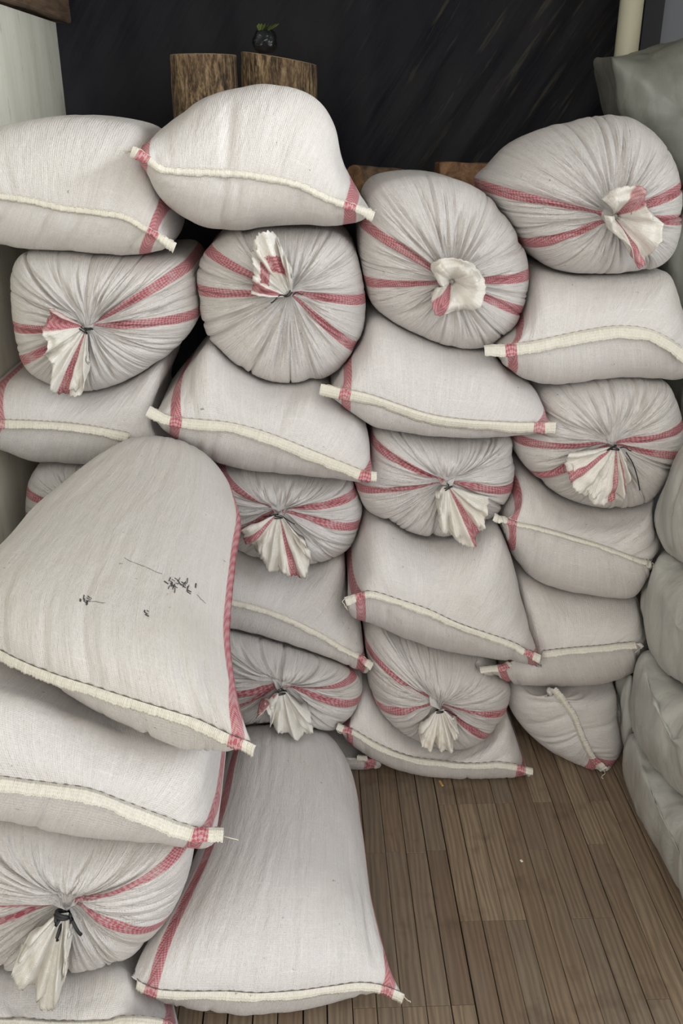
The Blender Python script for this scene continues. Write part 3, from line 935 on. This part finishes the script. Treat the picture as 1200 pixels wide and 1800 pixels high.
# ------------------------------------------------------------------ surface folds, pressed inward only
rs = np.random.RandomState(3)
for b in ALL:
    nr, nc = b.V.shape[:2]
    N = normals(b.V)
    G = np.zeros((nr, nc))
    if b.kind == 'tied':
        L = b.V[b.K]
        seg = np.linalg.norm(np.roll(L, -1, 0) - L, axis=1)
        vm = np.r_[0, np.cumsum(seg)[:-1]]; C = seg.sum()
        rr = np.array(b.rr + [1 + 0.12 * (j + 1) for j in range(nr - len(b.rr))])
        b.vm, b.C_, b.rrf = vm, C, rr
        for q in range(b.npl + 16):
            broad = q >= b.npl
            v0 = rs.rand() * C
            w = rs.uniform(0.009, 0.018) if broad else rs.uniform(0.0016, 0.0042)
            dep = rs.uniform(0.003, 0.008) if broad else rs.uniform(0.005, 0.015)
            r1 = rs.uniform(0.45, 1.0) if broad else rs.uniform(0.28, 0.95)
            wig = rs.uniform(-0.02, 0.02); ph = rs.uniform(0, 6)
            for i in range(1, nr):
                r = rr[i]
                env = min(1, max(0, (r - 0.03) / 0.09)) * min(1, max(0, (r1 + 0.18 - r) / 0.22))
                if env <= 0: continue
                dv_ = (vm - v0 - wig * math.sin(3 * r + ph) + C / 2) % C - C / 2
                G[i] += dep * env * np.exp(-(dv_ * max(r, 0.06) / w) ** 2)
        G = np.minimum(G, 0.021)
        for i in range(1, nr):
            r = rr[i]
            w = min(1, max(0, (r - 0.04) / 0.1)) * max(0.12, min(1, (1.15 - r) / 0.7))
            G[i] += np.array([0.0035 * w * max(0, noise.noise(Vector((v * 95, r * 2.2, b.C_ * 50))) + 0.25) for v in vm])
    elif b.kind == 'seam':
        nt = b.nt
        S = b.V[0][:nt]
        seg = np.r_[0, np.cumsum(np.linalg.norm(np.diff(S, axis=0), axis=1))]
        W = seg[-1]; b.W = W
        vm = np.r_[seg, (2 * W - seg[::-1])]
        b.vm = vm
        cents = [rs.beta(1.0, 4.0) * 0.45 * W for _ in range(b.pl)] + [W - rs.beta(1.0, 4.0) * 0.45 * W for _ in range(b.pr)] + [rs.rand() * W for _ in range(5)]
        for c in cents:
            for side in (0, 1):
                if rs.rand() < 0.35: continue
                v0 = c if side == 0 else 2 * W - c
                w = rs.uniform(0.003, 0.009); dep = rs.uniform(0.0025, 0.007); e = rs.uniform(0.3, 0.95); sl = rs.uniform(-0.03, 0.03)
                for i in range(0, min(nr, b.K + 6)):
                    u = i / b.K
                    env = min(1, u / 0.05) * min(1, max(0, (e - u) / 0.3))
                    if env > 0:
                        G[i] += dep * env * np.exp(-((vm - v0 - sl * u) / w) ** 2)
    if b.kind == 'blob':
        for i in range(1, nr):
            for j in range(nc):
                p = b.V[i, j]
                G[i, j] = 0.009 * max(0, noise.noise(Vector((p[0] * 16, p[1] * 16, p[2] * 4))) + 0.05) + 0.008 * max(0, noise.noise(Vector((p[0] * 34, p[1] * 34 + 4, p[2] * 9))))
    if b.kind == 'seam':
        for i in range(1, nr):
            u = i / b.K
            w = min(1, u / 0.1)
            G[i] += np.array([0.0035 * w * max(0, noise.noise(Vector((v * 34, u * 2.6, b.W * 77))) + 0.1) + 0.003 * w * max(0, noise.noise(Vector((v * 9, u * 3, b.W * 33)))) for v in vm])
    b.V = b.V - N * G[:, :, None]
TREES = [bvh_of(b) for b in ALL]


def push_out(P, margin=0.002, skip=(), passes=3):
    """keep cloth ends and hems on the outside of every body"""
    P = P.copy()
    lo, hi = P.min(0) - 0.05, P.max(0) + 0.05
    near = [k for k, b in enumerate(ALL) if k not in skip and not ((b.V.reshape(-1, 3).min(0) > hi).any() or (b.V.reshape(-1, 3).max(0) < lo).any())]
    for _ in range(passes):
        for q in range(len(P)):
            p = Vector(P[q])
            for k in near:
                loc, nor, fi, d = TREES[k].find_nearest(p, 0.08)
                if loc is None: continue
                s = (p - loc).dot(nor)
                if s < 0: p = loc + nor * margin
                elif d < margin: p = p + nor * (margin - d)
            P[q] = p
        P[:, 2] = np.maximum(P[:, 2], 0.003)
    return P


TOWARD = Vector((0.0, -0.88, 0.47)).normalized()


def drape(P, margin=0.003, reach=0.11, blur=2):
    """lay a sheet (rows x columns) over whatever body lies behind it"""
    nr, nc = P.shape[:2]
    lo, hi = P.reshape(-1, 3).min(0) - 0.1, P.reshape(-1, 3).max(0) + 0.1
    near = [k for k, b in enumerate(ALL) if not ((b.V.reshape(-1, 3).min(0) > hi).any() or (b.V.reshape(-1, 3).max(0) < lo).any())]
    A = np.zeros((nr, nc))
    for i in range(nr):
        for j in range(nc):
            p = Vector(P[i, j])
            best = 0.0
            for k in near:
                q = p + TOWARD * reach
                left = reach + 0.002
                for _ in range(4):
                    h = TREES[k].ray_cast(q, -TOWARD, left + margin)
                    if h[0] is None: break
                    if h[1].dot(TOWARD) > 0:
                        best = max(best, left - 0.002 - h[3] + margin)
                        break
                    left -= h[3] + 1e-5; q = h[0] - TOWARD * 1e-5
            A[i, j] = best
    for _ in range(blur):
        B = 0.5 * A + 0.125 * (np.hstack([A[:, :1], A[:, :-1]]) + np.hstack([A[:, 1:], A[:, -1:]]) + np.vstack([A[:1], A[:-1]]) + np.vstack([A[1:], A[-1:]]))
        A = np.maximum(A, B)
    P = P + A[:, :, None] * np.array(TOWARD)
    P[:, :, 2] = np.maximum(P[:, :, 2], 0.003)
    return P


# ------------------------------------------------------------------ build the sacks
def body_mesh(b, name, mat):
    nr, nc = b.V.shape[:2]
    mid = b.V[:, nc // 4]
    u = np.r_[0, np.cumsum(np.linalg.norm(np.diff(mid, axis=0), axis=1))]
    UV = np.zeros((nr, nc, 2))
    st = np.full((nr, nc), 9.0)
    if b.kind == 'tied':
        UV[:, :, 0] = u[:, None]; UV[:, :, 1] = b.vm[None]
        for i in range(nr):
            k = min(1.0, max(b.rrf[i], 0.02)) ** 0.5
            if b.rrf[i] < 0.05: continue
            for si in b.si:
                d = (b.vm - b.vm[si] + b.C_ / 2) % b.C_ - b.C_ / 2
                st[i] = np.where(np.abs(d * k) < np.abs(st[i]), d * k, st[i])
    else:
        vm = b.vm if b.kind == 'seam' else np.linspace(0, 1.2, nc)
        UV[:, :, 0] = u[:, None]; UV[:, :, 1] = vm[None]
        if b.kind == 'seam':
            W = b.W
            tg = ([b.dl, 2 * W - b.dl] if b.dl > 0 else []) + ([W - b.dr, W + b.dr] if b.dr > 0 else [])
            drift = getattr(b, 'drift', (0, 0))
            fr = np.minimum(1, u / 0.16)[:, None]
            for v0, dd in zip(tg, ([drift[0], -drift[0]] if b.dl > 0 else []) + ([drift[1], -drift[1]] if b.dr > 0 else [])):
                d = vm[None] - v0 - dd * fr
                st = np.where(np.abs(d) < np.abs(st), d, st)
    return mesh_from(name, b.V.reshape(-1, 3), b.faces, mat, True, {'stripe': np.abs(st).ravel()}, UV.reshape(-1, 2))


def curly(p, d, length, rng, r=0.0007):
    d = np.array(d, float); d /= np.linalg.norm(d)
    pts = [np.array(p, float)]
    v = d.copy()
    n = 10
    for k in range(n):
        v = v + np.array([rng.gauss(0, .5), rng.gauss(0, .3), rng.gauss(0, .5) - 0.12])
        v /= np.linalg.norm(v)
        pts.append(pts[-1] + v * length / n)
    return catmull(pts, 3)


def hem_part(b, k, root, rng):
    nt = b.nt
    S = b.V[0][:nt]
    cut, end = int(b.hemcut[0] * nt), int(b.hemcut[1] * nt)
    S = S[cut:end]
    S = resample(S, 180)
    up = resample(b.V[6][cut:end], 180) - resample(b.V[6][nt:][::-1][cut:end], 180)
    back = 0.5 * (resample(b.V[8][cut:end], 180) + resample(b.V[8][nt:][::-1][cut:end], 180)) - S
    T = np.gradient(S, axis=0); T /= np.linalg.norm(T, axis=1)[:, None]
    nv = -back; nv -= (nv * T).sum(1)[:, None] * T
    nv /= np.linalg.norm(nv, axis=1)[:, None] + 1e-9
    for _ in range(20): nv = 0.5 * nv + 0.25 * (np.roll(nv, 1, 0) + np.roll(nv, -1, 0)) if False else nv
    nv = nv.mean(0) * 0.7 + nv * 0.3
    nv /= np.linalg.norm(nv, axis=1)[:, None]
    dn = np.cross(nv, T)
    if (dn * up).sum() > 0: dn = -dn
    dn *= b.flop
    n = len(S)
    # tabs beyond both corners
    ext0 = S[0] - T[0] * (np.linspace(0.005, 0.001, 6) if b.tab0 else np.linspace(0.001, 0.0002, 6))[:, None]
    ext1 = S[-1] + T[-1] * np.linspace(0.001, 0.005, 6)[:, None]
    S = np.vstack([ext0, S, ext1])
    nv = np.vstack([np.repeat(nv[:1], 6, 0), nv, np.repeat(nv[-1:], 6, 0)])
    dn = np.vstack([np.repeat(dn[:1], 6, 0), dn, np.repeat(dn[-1:], 6, 0)])
    m = len(S)
    arc = np.r_[0, np.cumsum(np.linalg.norm(np.diff(S, axis=0), axis=1))]
    saw = np.array([((a / 0.0065) % 1.0) for a in arc])
    wob = np.array([noise.noise(Vector((a * 16, k * 2.7, 0))) for a in arc])
    wob2 = np.array([noise.noise(Vector((a * 40, k * 2.7, 5))) for a in arc])
    jit = np.array([rng.uniform(-1, 1) for _ in arc])
    endw = np.exp(-(arc / 0.03) ** 2) * (1 if b.tab0 else 0) + np.exp(-((arc[-1] - arc) / 0.03) ** 2)
    hw = np.maximum(b.hw, b.hw + endw * (0.017 - b.hw)) * (1 + 0.30 * wob) + 0.0028 * saw + 0.001 * jit
    rows = [S + nv * 0.001 + dn * -0.0035,
            S + nv * (0.004 + 0.001 * wob)[:, None] + dn * -0.0035,
            S + nv * (0.0065 + 0.0015 * wob2)[:, None] + dn * (hw * 0.25)[:, None],
            S + nv * (0.0060 + 0.002 * wob2)[:, None] + dn * (hw * 0.65)[:, None],
            S + nv * (0.0045 + 0.003 * wob2 + 0.0015 * saw)[:, None] + dn * hw[:, None]]
    P = np.array(rows)
    P = drape(P, 0.0022, 0.12, 1)
    lo, hi = P.reshape(-1, 3).min(0), P.reshape(-1, 3).max(0)
    near = [TREES[i] for i, o in enumerate(ALL) if o is not b and not ((o.V.reshape(-1, 3).min(0) > hi + 0.01).any() or (o.V.reshape(-1, 3).max(0) < lo - 0.01).any())]

    def hits(p):
        p = Vector(p)
        for tr in near:
            loc, nor, fi, d = tr.find_nearest(p, 0.05)
            if loc is not None and (d < 0.0012 or ((p - loc).dot(nor) < 0 and inside(tr, p))): return True
        return False
    bad = np.array([any(hits(P[i, j]) for i in range(5)) for j in range(m)])
    grow = bad.copy()
    for sft in (1, 2, 3):
        grow[sft:] |= bad[:-sft]; grow[:-sft] |= bad[sft:]
    bad = grow
    P[:, bad] = (S - nv * 0.004)[None, bad]
    UV = np.zeros((5, m, 2)); UV[:, :, 1] = arc[None]; UV[:, :, 0] = np.linspace(0, b.hw, 5)[:, None]
    st = np.full(m, 9.0)
    W = b.W
    for v0 in ([b.dl] if b.dl > 0 else []) + ([W - b.dr] if b.dr > 0 else []):
        d = arc - 0.005 - v0 + cut / nt * W
        st = np.where(np.abs(d) < np.abs(st), d, st)
    o = link('hem', mesh_from('hem', P.reshape(-1, 3), grid_faces(5, m, False), M['hem'], True, {'stripe': np.tile(np.abs(st), 5)}, UV.reshape(-1, 2)), root)
    sm = o.modifiers.new('thick', 'SOLIDIFY'); sm.thickness = 0.0014; sm.offset = 1.0 if False else 0.0
    o['label'] = 'cream folded hem of the sewn end'
    # dark stitching line above the hem
    q = S[6:-6][::2] + dn[6:-6][::2] * -0.0045 + nv[6:-6][::2] * 0.0022
    q = q + dn[6:-6][::2] * (0.0012 * np.sin(np.arange(len(q)) * 1.9))[:, None]
    q = drape(q[None], 0.0016, 0.03, 0)[0]
    bq = bad[6:-6][::2]
    q[bq] = (S - nv * 0.006)[6:-6][::2][bq]
    v, f = tube(q, 0.0009, 5)
    link('seam_cord', mesh_from('seam_cord', v, f, M[{'dark': 'stitch', 'tan': 'stitch2', 'pale': 'thread'}[b.cord]]), root)
    # loose threads at the ends
    for e, p, d in ((0, S[0], -T[0]), (1, S[-1], T[-1])):
        if rng.random() < 0.65 and (e == 1 or b.tab0):
            c = curly(p + nv[0] * 0.004, d + np.array([0, -0.4, -0.3]), rng.uniform(0.025, 0.05), rng)
            c = push_out(c, 0.0016, passes=2)
            v, f = tube(c, 0.0009, 5)
            link('loose_thread', mesh_from('loose_thread', v, f, M['thread']), root)


def tail_part(b, k, root, ex, rng):
    C = b.V[1].mean(0)
    tip = np.array(ex['tail'], float)
    dep = ex.get('tdepth', 0.035)
    n, m = 64, 18
    Y = C[1] - dep
    T3 = resample(catmull(on_y(tip, Y)), n)
    center = T3.mean(0)
    Ld = np.linalg.norm(T3 - C, axis=1)
    chord = T3[-1] - T3[0]
    cl = np.linalg.norm(chord)
    side = chord / (cl + 1e-9) if cl > 0.03 else np.array([1.0, 0, 0])
    tt = np.linspace(0, 1, n)
    ph = rng.uniform(0, 6)
    flower = cl < 0.06
    layers = []
    for layer in (0, 1):
        rows = []
        for i in range(m):
            s = i / (m - 1)
            neck = C + side * ((tt - 0.5) * 0.019)[:, None] + np.array([0, -0.013, 0])
            if flower:
                a = 2 * math.pi * tt + math.atan2(T3[0][2] - C[2], -(T3[0][0] - C[0]))
                neck = C + np.stack([-0.005 * np.cos(a), np.full(n, -0.008), 0.005 * np.sin(a)], 1)
            g = s ** 0.85
            ln = 1 + 0.05 * np.array([noise.noise(Vector((x * 26, k, layer * 9.0))) for x in tt]) + np.array([0.018 * math.sin(x * 170) for x in tt])
            tgt = C + (T3 - C) * (ln * (1.0 if layer == 0 else 0.9))[:, None]
            P = neck + (tgt - neck) * g
            amp = 0.015 * s ** 0.8
            ruff = np.array([math.sin(2 * math.pi * x * 3.2 + ph + layer * 2.0 + 0.8 * s) + 0.7 * math.sin(2 * math.pi * x * 6.7 + 2 * ph + layer) + 1.2 * noise.noise(Vector((x * 9, s * 4, k * 1.7 + layer))) for x in tt])
            if flower: P[:, 1] -= 0.014 * math.sin(math.pi * s) * (1 + 0.6 * np.sin(tt * 19 + ph))
            P[:, 1] += amp * ruff - 0.012 * math.sin(math.pi * s) + (0.010 if layer else 0) * min(1, s * 4)
            rows.append(P)
        layers.append(np.array(rows))
    P = np.concatenate([layers[0], layers[1][:, ::-1]], 1)
    P = drape(P, 0.003, 0.11, 3)
    nc = P.shape[1]
    st = np.full(nc, 9.0)
    wid = np.r_[0, np.cumsum(np.linalg.norm(np.diff(T3, axis=0), axis=1))]
    for a, c in ex.get('pink', []):
        lo, hi = a * wid[-1], c * wid[-1]
        d = (wid - (lo + hi) / 2) / max(0.006, (hi - lo) / 2) * 0.013
        st[:n] = np.where(np.abs(d) < np.abs(st[:n]), d, st[:n])
    st[n:] = st[:n][::-1]
    stg = np.tile(st, (m, 1))
    if ex.get('tspot'):
        for i in range(m):
            s = i / (m - 1)
            d = np.abs(s - 0.52 - 0.1 * np.sin(tt * 7)) * 0.09
            mask = (tt > 0.1) & (tt < 0.75)
            stg[i, :n] = np.where(mask & (d < np.abs(stg[i, :n])), d, stg[i, :n])
    UV = np.zeros((m, nc, 2)); UV[:, :, 0] = np.linspace(0, 0.12, m)[:, None]
    UV[:, :, 1] = np.r_[wid, wid[::-1]][None]
    o = link('gathered_end', mesh_from('gathered_end', P.reshape(-1, 3), grid_faces(m, nc), M['tail'], True, {'stripe': np.abs(stg).ravel()}, UV.reshape(-1, 2)), root)
    sm = o.modifiers.new('thick', 'SOLIDIFY'); sm.thickness = 0.0012; sm.offset = 0
    o['label'] = 'crumpled loose cloth end above the tie'


def string_part(b, k, root, ex, rng):
    C = b.V[1].mean(0) + np.array([0, -0.009, 0])
    parts = []
    big = ex.get('bigknot')
    rad = 0.0125 if big else 0.0105
    wr = 0.0036 if big else 0.0016
    ax = np.array([0, -1.0, 0.0])
    if 'tail' in ex:
        tdir = on_y(ex['tail'], C[1]).mean(0) - C
        ax = 0.75 * tdir / (np.linalg.norm(tdir) + 1e-6) + 0.35 * ax
    ax /= np.linalg.norm(ax)
    e1 = np.cross(ax, [0.1, 0.9, 0.3]); e1 /= np.linalg.norm(e1); e2 = np.cross(ax, e1)
    a = np.linspace(0, 2 * math.pi * 2.2, 70)
    ring = C + ax * 0.006 + rad * (np.cos(a)[:, None] * e1 + np.sin(a)[:, None] * e2) + ax * (0.003 * np.sin(a * 0.5))[:, None]
    parts.append(tube(ring, wr, 6))
    for s in (-1, 1):
        L = rng.uniform(0.018, 0.035) * (1.6 if ex.get('bigknot') else 1)
        st = C + np.array([s * rad, -0.006, 0])
        d = np.array([s * rng.uniform(0.5, 1), -0.25, rng.uniform(-0.6, 0.5)])
        if ex.get('bigknot'): d = np.array([0.35 + 0.3 * s, -0.5, -1.0])
        pts = [st + d / np.linalg.norm(d) * L * q + np.array([0, -0.006 * math.sin(q * 3), 0.004 * math.sin(q * 5)]) for q in np.linspace(0, 1, 8)]
        parts.append(tube(push_out(np.array(pts), 0.003), wr * 0.9, 6))
    if ex.get('longstring'):
        pts = on_y([(1100, 795), (1112, 815), (1120, 840), (1124, 862)], C[1] - 0.01)
        pts = push_out(catmull(pts, 6), 0.0025)
        parts.append(tube(pts, 0.0014, 6))
    v, f = merge(parts)
    link('tie_string', mesh_from('tie_string', v, f, M['string']), root)['label'] = 'black tie string'


GROUP = 'filled woven sacks piled in the truck'
for k, (label, b, ex) in enumerate(SACKS):
    rng = random.Random(100 + k)
    P = b.V.reshape(-1, 3)
    c = P.mean(0)
    root = empty('woven_sack', (float(c[0]), float(c[1]), float(P[:, 2].min())))
    tag(root, label, 'sack', GROUP)
    link('body', body_mesh(b, 'sack_body', M['gathered' if b.kind == 'tied' else 'fabric']), root)
    if b.kind == 'seam':
        hem_part(b, k, root, rng)
    else:
        if 'tail' in ex: tail_part(b, k, root, ex, rng)
        if 'tdepth' not in ex: string_part(b, k, root, ex, rng)
    if b is F1:
        tr = TREES[k]

        def hit(px, py):
            d = ray([(px, py)])[0]
            h = tr.ray_cast(Vector(CAM), Vector(d).normalized())
            return None if h[0] is None else np.array(h[0] + h[1] * 0.0008)
        for lines, (cx, cy, sx, sy, cnt) in (([(218, 982, 285, 1010), (285, 1010, 345, 1045), (345, 1045, 362, 1062)], (312, 1028, 26, 13, 34)),
                                             ([(112, 1036, 150, 1056), (150, 1056, 185, 1060)], (148, 1056, 12, 14, 10)),
                                             ([(215, 1055, 255, 1076), (255, 1076, 290, 1095)], (257, 1080, 4, 9, 5))):
            parts = []
            for (x0, y0, x1, y1) in lines:
                pts = [hit(x0 + (x1 - x0) * q + rng.uniform(-1, 1), y0 + (y1 - y0) * q + rng.uniform(-1, 1)) for q in np.linspace(0, 1, 7)]
                pts = [p for p in pts if p is not None]
                if len(pts) > 2 and rng.random() < 0.8: parts.append(tube(pts, 0.00038, 5))
            for _ in range(cnt):
                x, y = cx + rng.gauss(0, sx * .45), cy + rng.gauss(0, sy * .4) + 0.3 * rng.uniform(-1, 1) * sy
                a = rng.choice([0.5, 2.0, 0.6, 1.7]); L = rng.uniform(1.5, 4.5)
                pts = [hit(x + math.cos(a) * L * q, y + math.sin(a) * L * q) for q in (-1, 0, 1)]
                if all(p is not None for p in pts): parts.append(tube(pts, rng.uniform(0.0006, 0.0013), 5))
            if parts:
                v, f = merge(parts)
                link('torn_patch', mesh_from('torn_patch', v, f, M['tear']), root)['label'] = 'frayed dark tear in the cloth'

for k, (label, b) in enumerate(BAGS):
    P = b.V.reshape(-1, 3); c = P.mean(0)
    root = empty('plastic_bag', (float(c[0]), float(c[1]), float(P[:, 2].min())))
    tag(root, label, 'plastic bag', 'clear plastic bags along the side')
    link('bag_body', body_mesh(b, 'bag_body', M['film_shaded' if k < 3 else 'film']), root)

# ------------------------------------------------------------------ things at the back
def log_thing(name, label, px_c, y, ztop_px, r, zbot, slope=0.0):
    top = on_y([(px_c, ztop_px)], y)[0]
    cx, zt = top[0], top[2]
    n, m = 72, 40
    V = []
    for i in range(m):
        z = zbot + 0.002 + (zt - zbot - 0.002) * i / (m - 1)
        for j in range(n):
            a = 2 * math.pi * j / n
            rr = r * (1 + 0.035 * noise.noise(Vector((math.cos(a) * 1.5, math.sin(a) * 1.5, z * 0.6 + px_c))) + 0.035 * noise.noise(Vector((math.cos(a) * 9, math.sin(a) * 9, z * 9 + px_c))))
            dz = slope * rr * math.cos(a) * (i / (m - 1))
            V.append((cx + rr * math.cos(a), y + rr * math.sin(a), z + dz))
    f = grid_faces(m, n)
    f.append(tuple(range(n))[::-1])
    root = empty(name, (cx, y, zbot))
    tag(root, label, 'log')
    link('bark', mesh_from('bark', V, f, M['bark']), root)
    # the sawn end
    top_r = np.array(V[-n:])
    c = top_r.mean(0)
    ring = c + (top_r - c) * 0.97 + np.array([0, 0, 0.002])
    inn = c + (top_r - c) * 0.5 + np.array([0, 0, 0.003])
    VV = np.vstack([top_r, ring, inn, [c + [0, 0, 0.003]]])
    ff = grid_faces(3, n) + [(2 * n + j, 2 * n + (j + 1) % n, 3 * n) for j in range(n)]
    link('sawn_end', mesh_from('sawn_end', VV, ff, M['cutwood']), root)
    return cx, zt


SHELF_Z = 1.52
LOG_Y = 3.02
log_thing('log', 'upright bark covered log behind the highest sack, the duller one with a flat sawn top', 357, LOG_Y, 98, 0.098, SHELF_Z)
lx, lz = log_thing('log', 'upright bark covered log behind the highest sack, with the black bag standing on it', 490, LOG_Y + 0.02, 104, 0.112, SHELF_Z, slope=-0.16)

# the timber stand that carries them
root = empty('timber_stand', (0, 3.05, 0))
tag(root, 'rough timber stand behind the pile with a pale edged top board', 'timber stand')
V, f = box_vf((-0.62, 2.88, SHELF_Z - 0.045), (0.62, 3.25, SHELF_Z))
o = link('top_board', mesh_from('top_board', V, f, M['plank'], False), root)
bv = o.modifiers.new('bevel', 'BEVEL'); bv.width = 0.006; bv.segments = 2
for x in (-0.58, 0.54):
    for y in (2.92, 3.17):
        V, f = box_vf((x, y, 0.0), (x + 0.06, y + 0.06, SHELF_Z - 0.045))
        link('post', mesh_from('post', V, f, M['timber'], False), root)


def rough_block(name, label, cat, lo, hi, mat, seed, amp=0.006, rot=0.0):
    bm = bmesh.new()
    bmesh.ops.create_cube(bm, size=1.0)
    bmesh.ops.subdivide_edges(bm, edges=bm.edges[:], cuts=14, use_grid_fill=True)
    lo, hi = np.array(lo), np.array(hi)
    c = (lo + hi) / 2
    cr, sr = math.cos(rot), math.sin(rot)
    for v in bm.verts:
        p = np.array(v.co) * (hi - lo)
        q = Vector(p * 14 + seed)
        d = noise.noise_vector(q)
        p = p + amp * np.array(d)
        v.co = Vector((c[0] + p[0] * cr - p[2] * sr, c[1] + p[1], c[2] + p[0] * sr + p[2] * cr))
    me = bpy.data.meshes.new(name); bm.to_mesh(me); bm.free()
    me.materials.append(mat)
    o = link(name, me)
    bv = o.modifiers.new('bevel', 'BEVEL'); bv.width = 0.004; bv.limit_method = 'ANGLE'
    tag(o, label, cat)
    return o


# firewood lying on the stand
a = on_y([(612, 330), (855, 286)], 3.0)
rough_block('timber_offcut', 'orange brown timber offcut lying on the stand behind the wide tied sack', 'timber', (float(on_y([(776, 300)], 3.05)[0][0]), 3.10, SHELF_Z + 0.010), (0.64, 3.20, float(on_y([(800, 287)], 3.10)[0][2])), M['plank'], 4)
# short fallen log, its sawn end turned towards the doorway
def fallen_log():
    A = on_y([(622, 306)], 2.93)[0]
    d = np.array([0.80, 0.60, -0.04]); d /= np.linalg.norm(d)
    r = 0.046
    A[2] = SHELF_Z + r + 0.008
    e1 = np.cross(d, [0, 0, 1.0]); e1 /= np.linalg.norm(e1); e2 = np.cross(e1, d)
    n, m = 48, 18
    V = []
    for i in range(m):
        q = i / (m - 1)
        for j in range(n):
            w = 2 * math.pi * j / n
            rr = r * (1 + 0.05 * noise.noise(Vector((math.cos(w) * 3, math.sin(w) * 3, q * 3))) + 0.03 * noise.noise(Vector((math.cos(w) * 9, math.sin(w) * 9, q * 9)))) * (1 - 0.22 * q)
            V.append(A + d * 0.19 * q + rr * (math.cos(w) * e1 + math.sin(w) * e2))
    V = np.array(V)
    root = empty('firewood', tuple(A - np.array([0, 0, r])))
    tag(root, 'short round piece of firewood beside the corner of the highest sack', 'firewood')
    f = grid_faces(m, n) + [tuple(range((m - 1) * n, m * n))[::-1]]
    link('bark', mesh_from('bark', V, f, M['timber']), root)
    ring = V[:n]; c = ring.mean(0)
    VV = np.vstack([ring, c + (ring - c) * 0.9 - d * 0.002, [c - d * 0.003]])
    ff = grid_faces(2, n) + [(n + j, n + (j + 1) % n, 2 * n) for j in range(n)]
    link('sawn_end', mesh_from('sawn_end', VV, ff, M['plank']), root)


fallen_log()

# black bag with something green, on the second log
def black_bag():
    c = on_y([(466, 70)], LOG_Y)[0]
    n, m = 40, 24
    z0 = lz + 0.015
    H = c[2] + 0.035 - z0
    V = []
    for i in range(m):
        s = i / (m - 1)
        prof = (math.sin(math.pi * min(1, 0.12 + s * 0.88)) ** 0.6) if s < 0.98 else 0.12
        for j in range(n):
            a = 2 * math.pi * j / n
            rr = 0.036 * prof * (1 + 0.22 * noise.noise(Vector((math.cos(a) * 2, math.sin(a) * 2, s * 3))) + 0.10 * noise.noise(Vector((math.cos(a) * 6, math.sin(a) * 6, s * 8))))
            V.append((c[0] + rr * math.cos(a), LOG_Y + rr * math.sin(a), z0 + H * s))
    f = grid_faces(m, n) + [tuple(range(n))[::-1], tuple(range((m - 1) * n, m * n))]
    root = empty('plastic_pouch', (c[0], LOG_Y, z0))
    tag(root, 'crumpled shiny black plastic pouch with a green top standing on an upright log', 'pouch')
    link('pouch_body', mesh_from('pouch_body', V, f, M['blackbag']), root)
    parts = []
    for j in range(7):
        a = -2.6 + j * 0.35
        p0 = np.array([c[0] + 0.012 * math.cos(a), LOG_Y - 0.02, z0 + H * 0.86])
        p1 = p0 + np.array([0.022 * math.cos(a) + 0.01, -0.012, 0.012])
        w = np.array([0.006, 0, 0.006])
        parts.append((np.array([p0 - w, p0 + w, p1 + w * 0.6, p1 - w * 0.6, p0 - w + [0, .002, 0], p0 + w + [0, .002, 0], p1 + w * 0.6 + [0, .002, 0], p1 - w * 0.6 + [0, .002, 0]]),
                      [(0, 1, 2, 3), (7, 6, 5, 4), (0, 4, 5, 1), (1, 5, 6, 2), (2, 6, 7, 3), (3, 7, 4, 0)]))
    v, f = merge(parts)
    link('green_top', mesh_from('green_top', v, f, M['green'], False), root)


black_bag()

# rough beam resting on the side panel
be = on_plane([(127, 42), (0, 5)], (WALL_X + 0.03, 0, 0), (1, 0, 0))
rough_block('timber_beam', 'rough brown timber beam resting along the top of the pale side panel', 'beam', (WALL_X - 0.16, 0.6, PANEL_TOP + 0.006), (WALL_X + 0.03, float(be[0][1]), PANEL_TOP + 0.17), M['timber'], 9, 0.008)

# cream post, dark post beyond the plastic bags
pc = on_y([(1106, 40)], 2.98)[0]
V, f = tube([(pc[0], 2.98, 0), (pc[0], 2.98, 0.9), (pc[0], 2.98, 1.7), (pc[0], 2.98, CEIL_Z)], 0.034, 32)
o = link('trim_1', mesh_from('trim_1', V, f, M['cream']))
o['kind'] = 'structure'
x0 = on_y([(1130, 40)], 3.2)[0][0]; x1 = on_y([(1164, 40)], 3.2)[0][0]
V, f = box_vf((x0, 3.2, 0), (x1, 3.3, CEIL_Z))
struct('trim_2', V, f, M['dark'])
x2 = on_y([(1260, 40)], 3.28)[0][0]
V, f = box_vf((x1, 3.28, 0), (RIGHT_X, 3.31, CEIL_Z))
struct('wall_panel', V, f, M['greyblue'])

# small litter on the boards
def litter(name, label, px, size, mat, cat, rot):
    p = on_plane([px], (0, 0, 0.0), (0, 0, 1))[0]
    V, f = box_vf((-size[0] / 2, -size[1] / 2, 0), (size[0] / 2, size[1] / 2, size[2]))
    c, s = math.cos(rot), math.sin(rot)
    V = np.stack([V[:, 0] * c - V[:, 1] * s + p[0], V[:, 0] * s + V[:, 1] * c + p[1], V[:, 2] + 0.0005], 1)
    o = link(name, mesh_from(name, V, f, mat, False))
    bv = o.modifiers.new('bevel', 'BEVEL'); bv.width = size[2] * 0.3
    tag(o, label, cat)


litter('straw_scrap', 'small orange straw scrap on the boards in front of the bottom sack', (775, 1378), (0.007, 0.024, 0.003), M['straw'], 'scrap', 0.25)
litter('paper_scrap', 'tiny white paper scrap on the middle of the boards', (916, 1514), (0.006, 0.008, 0.002), M['chip'], 'scrap', 0.4)
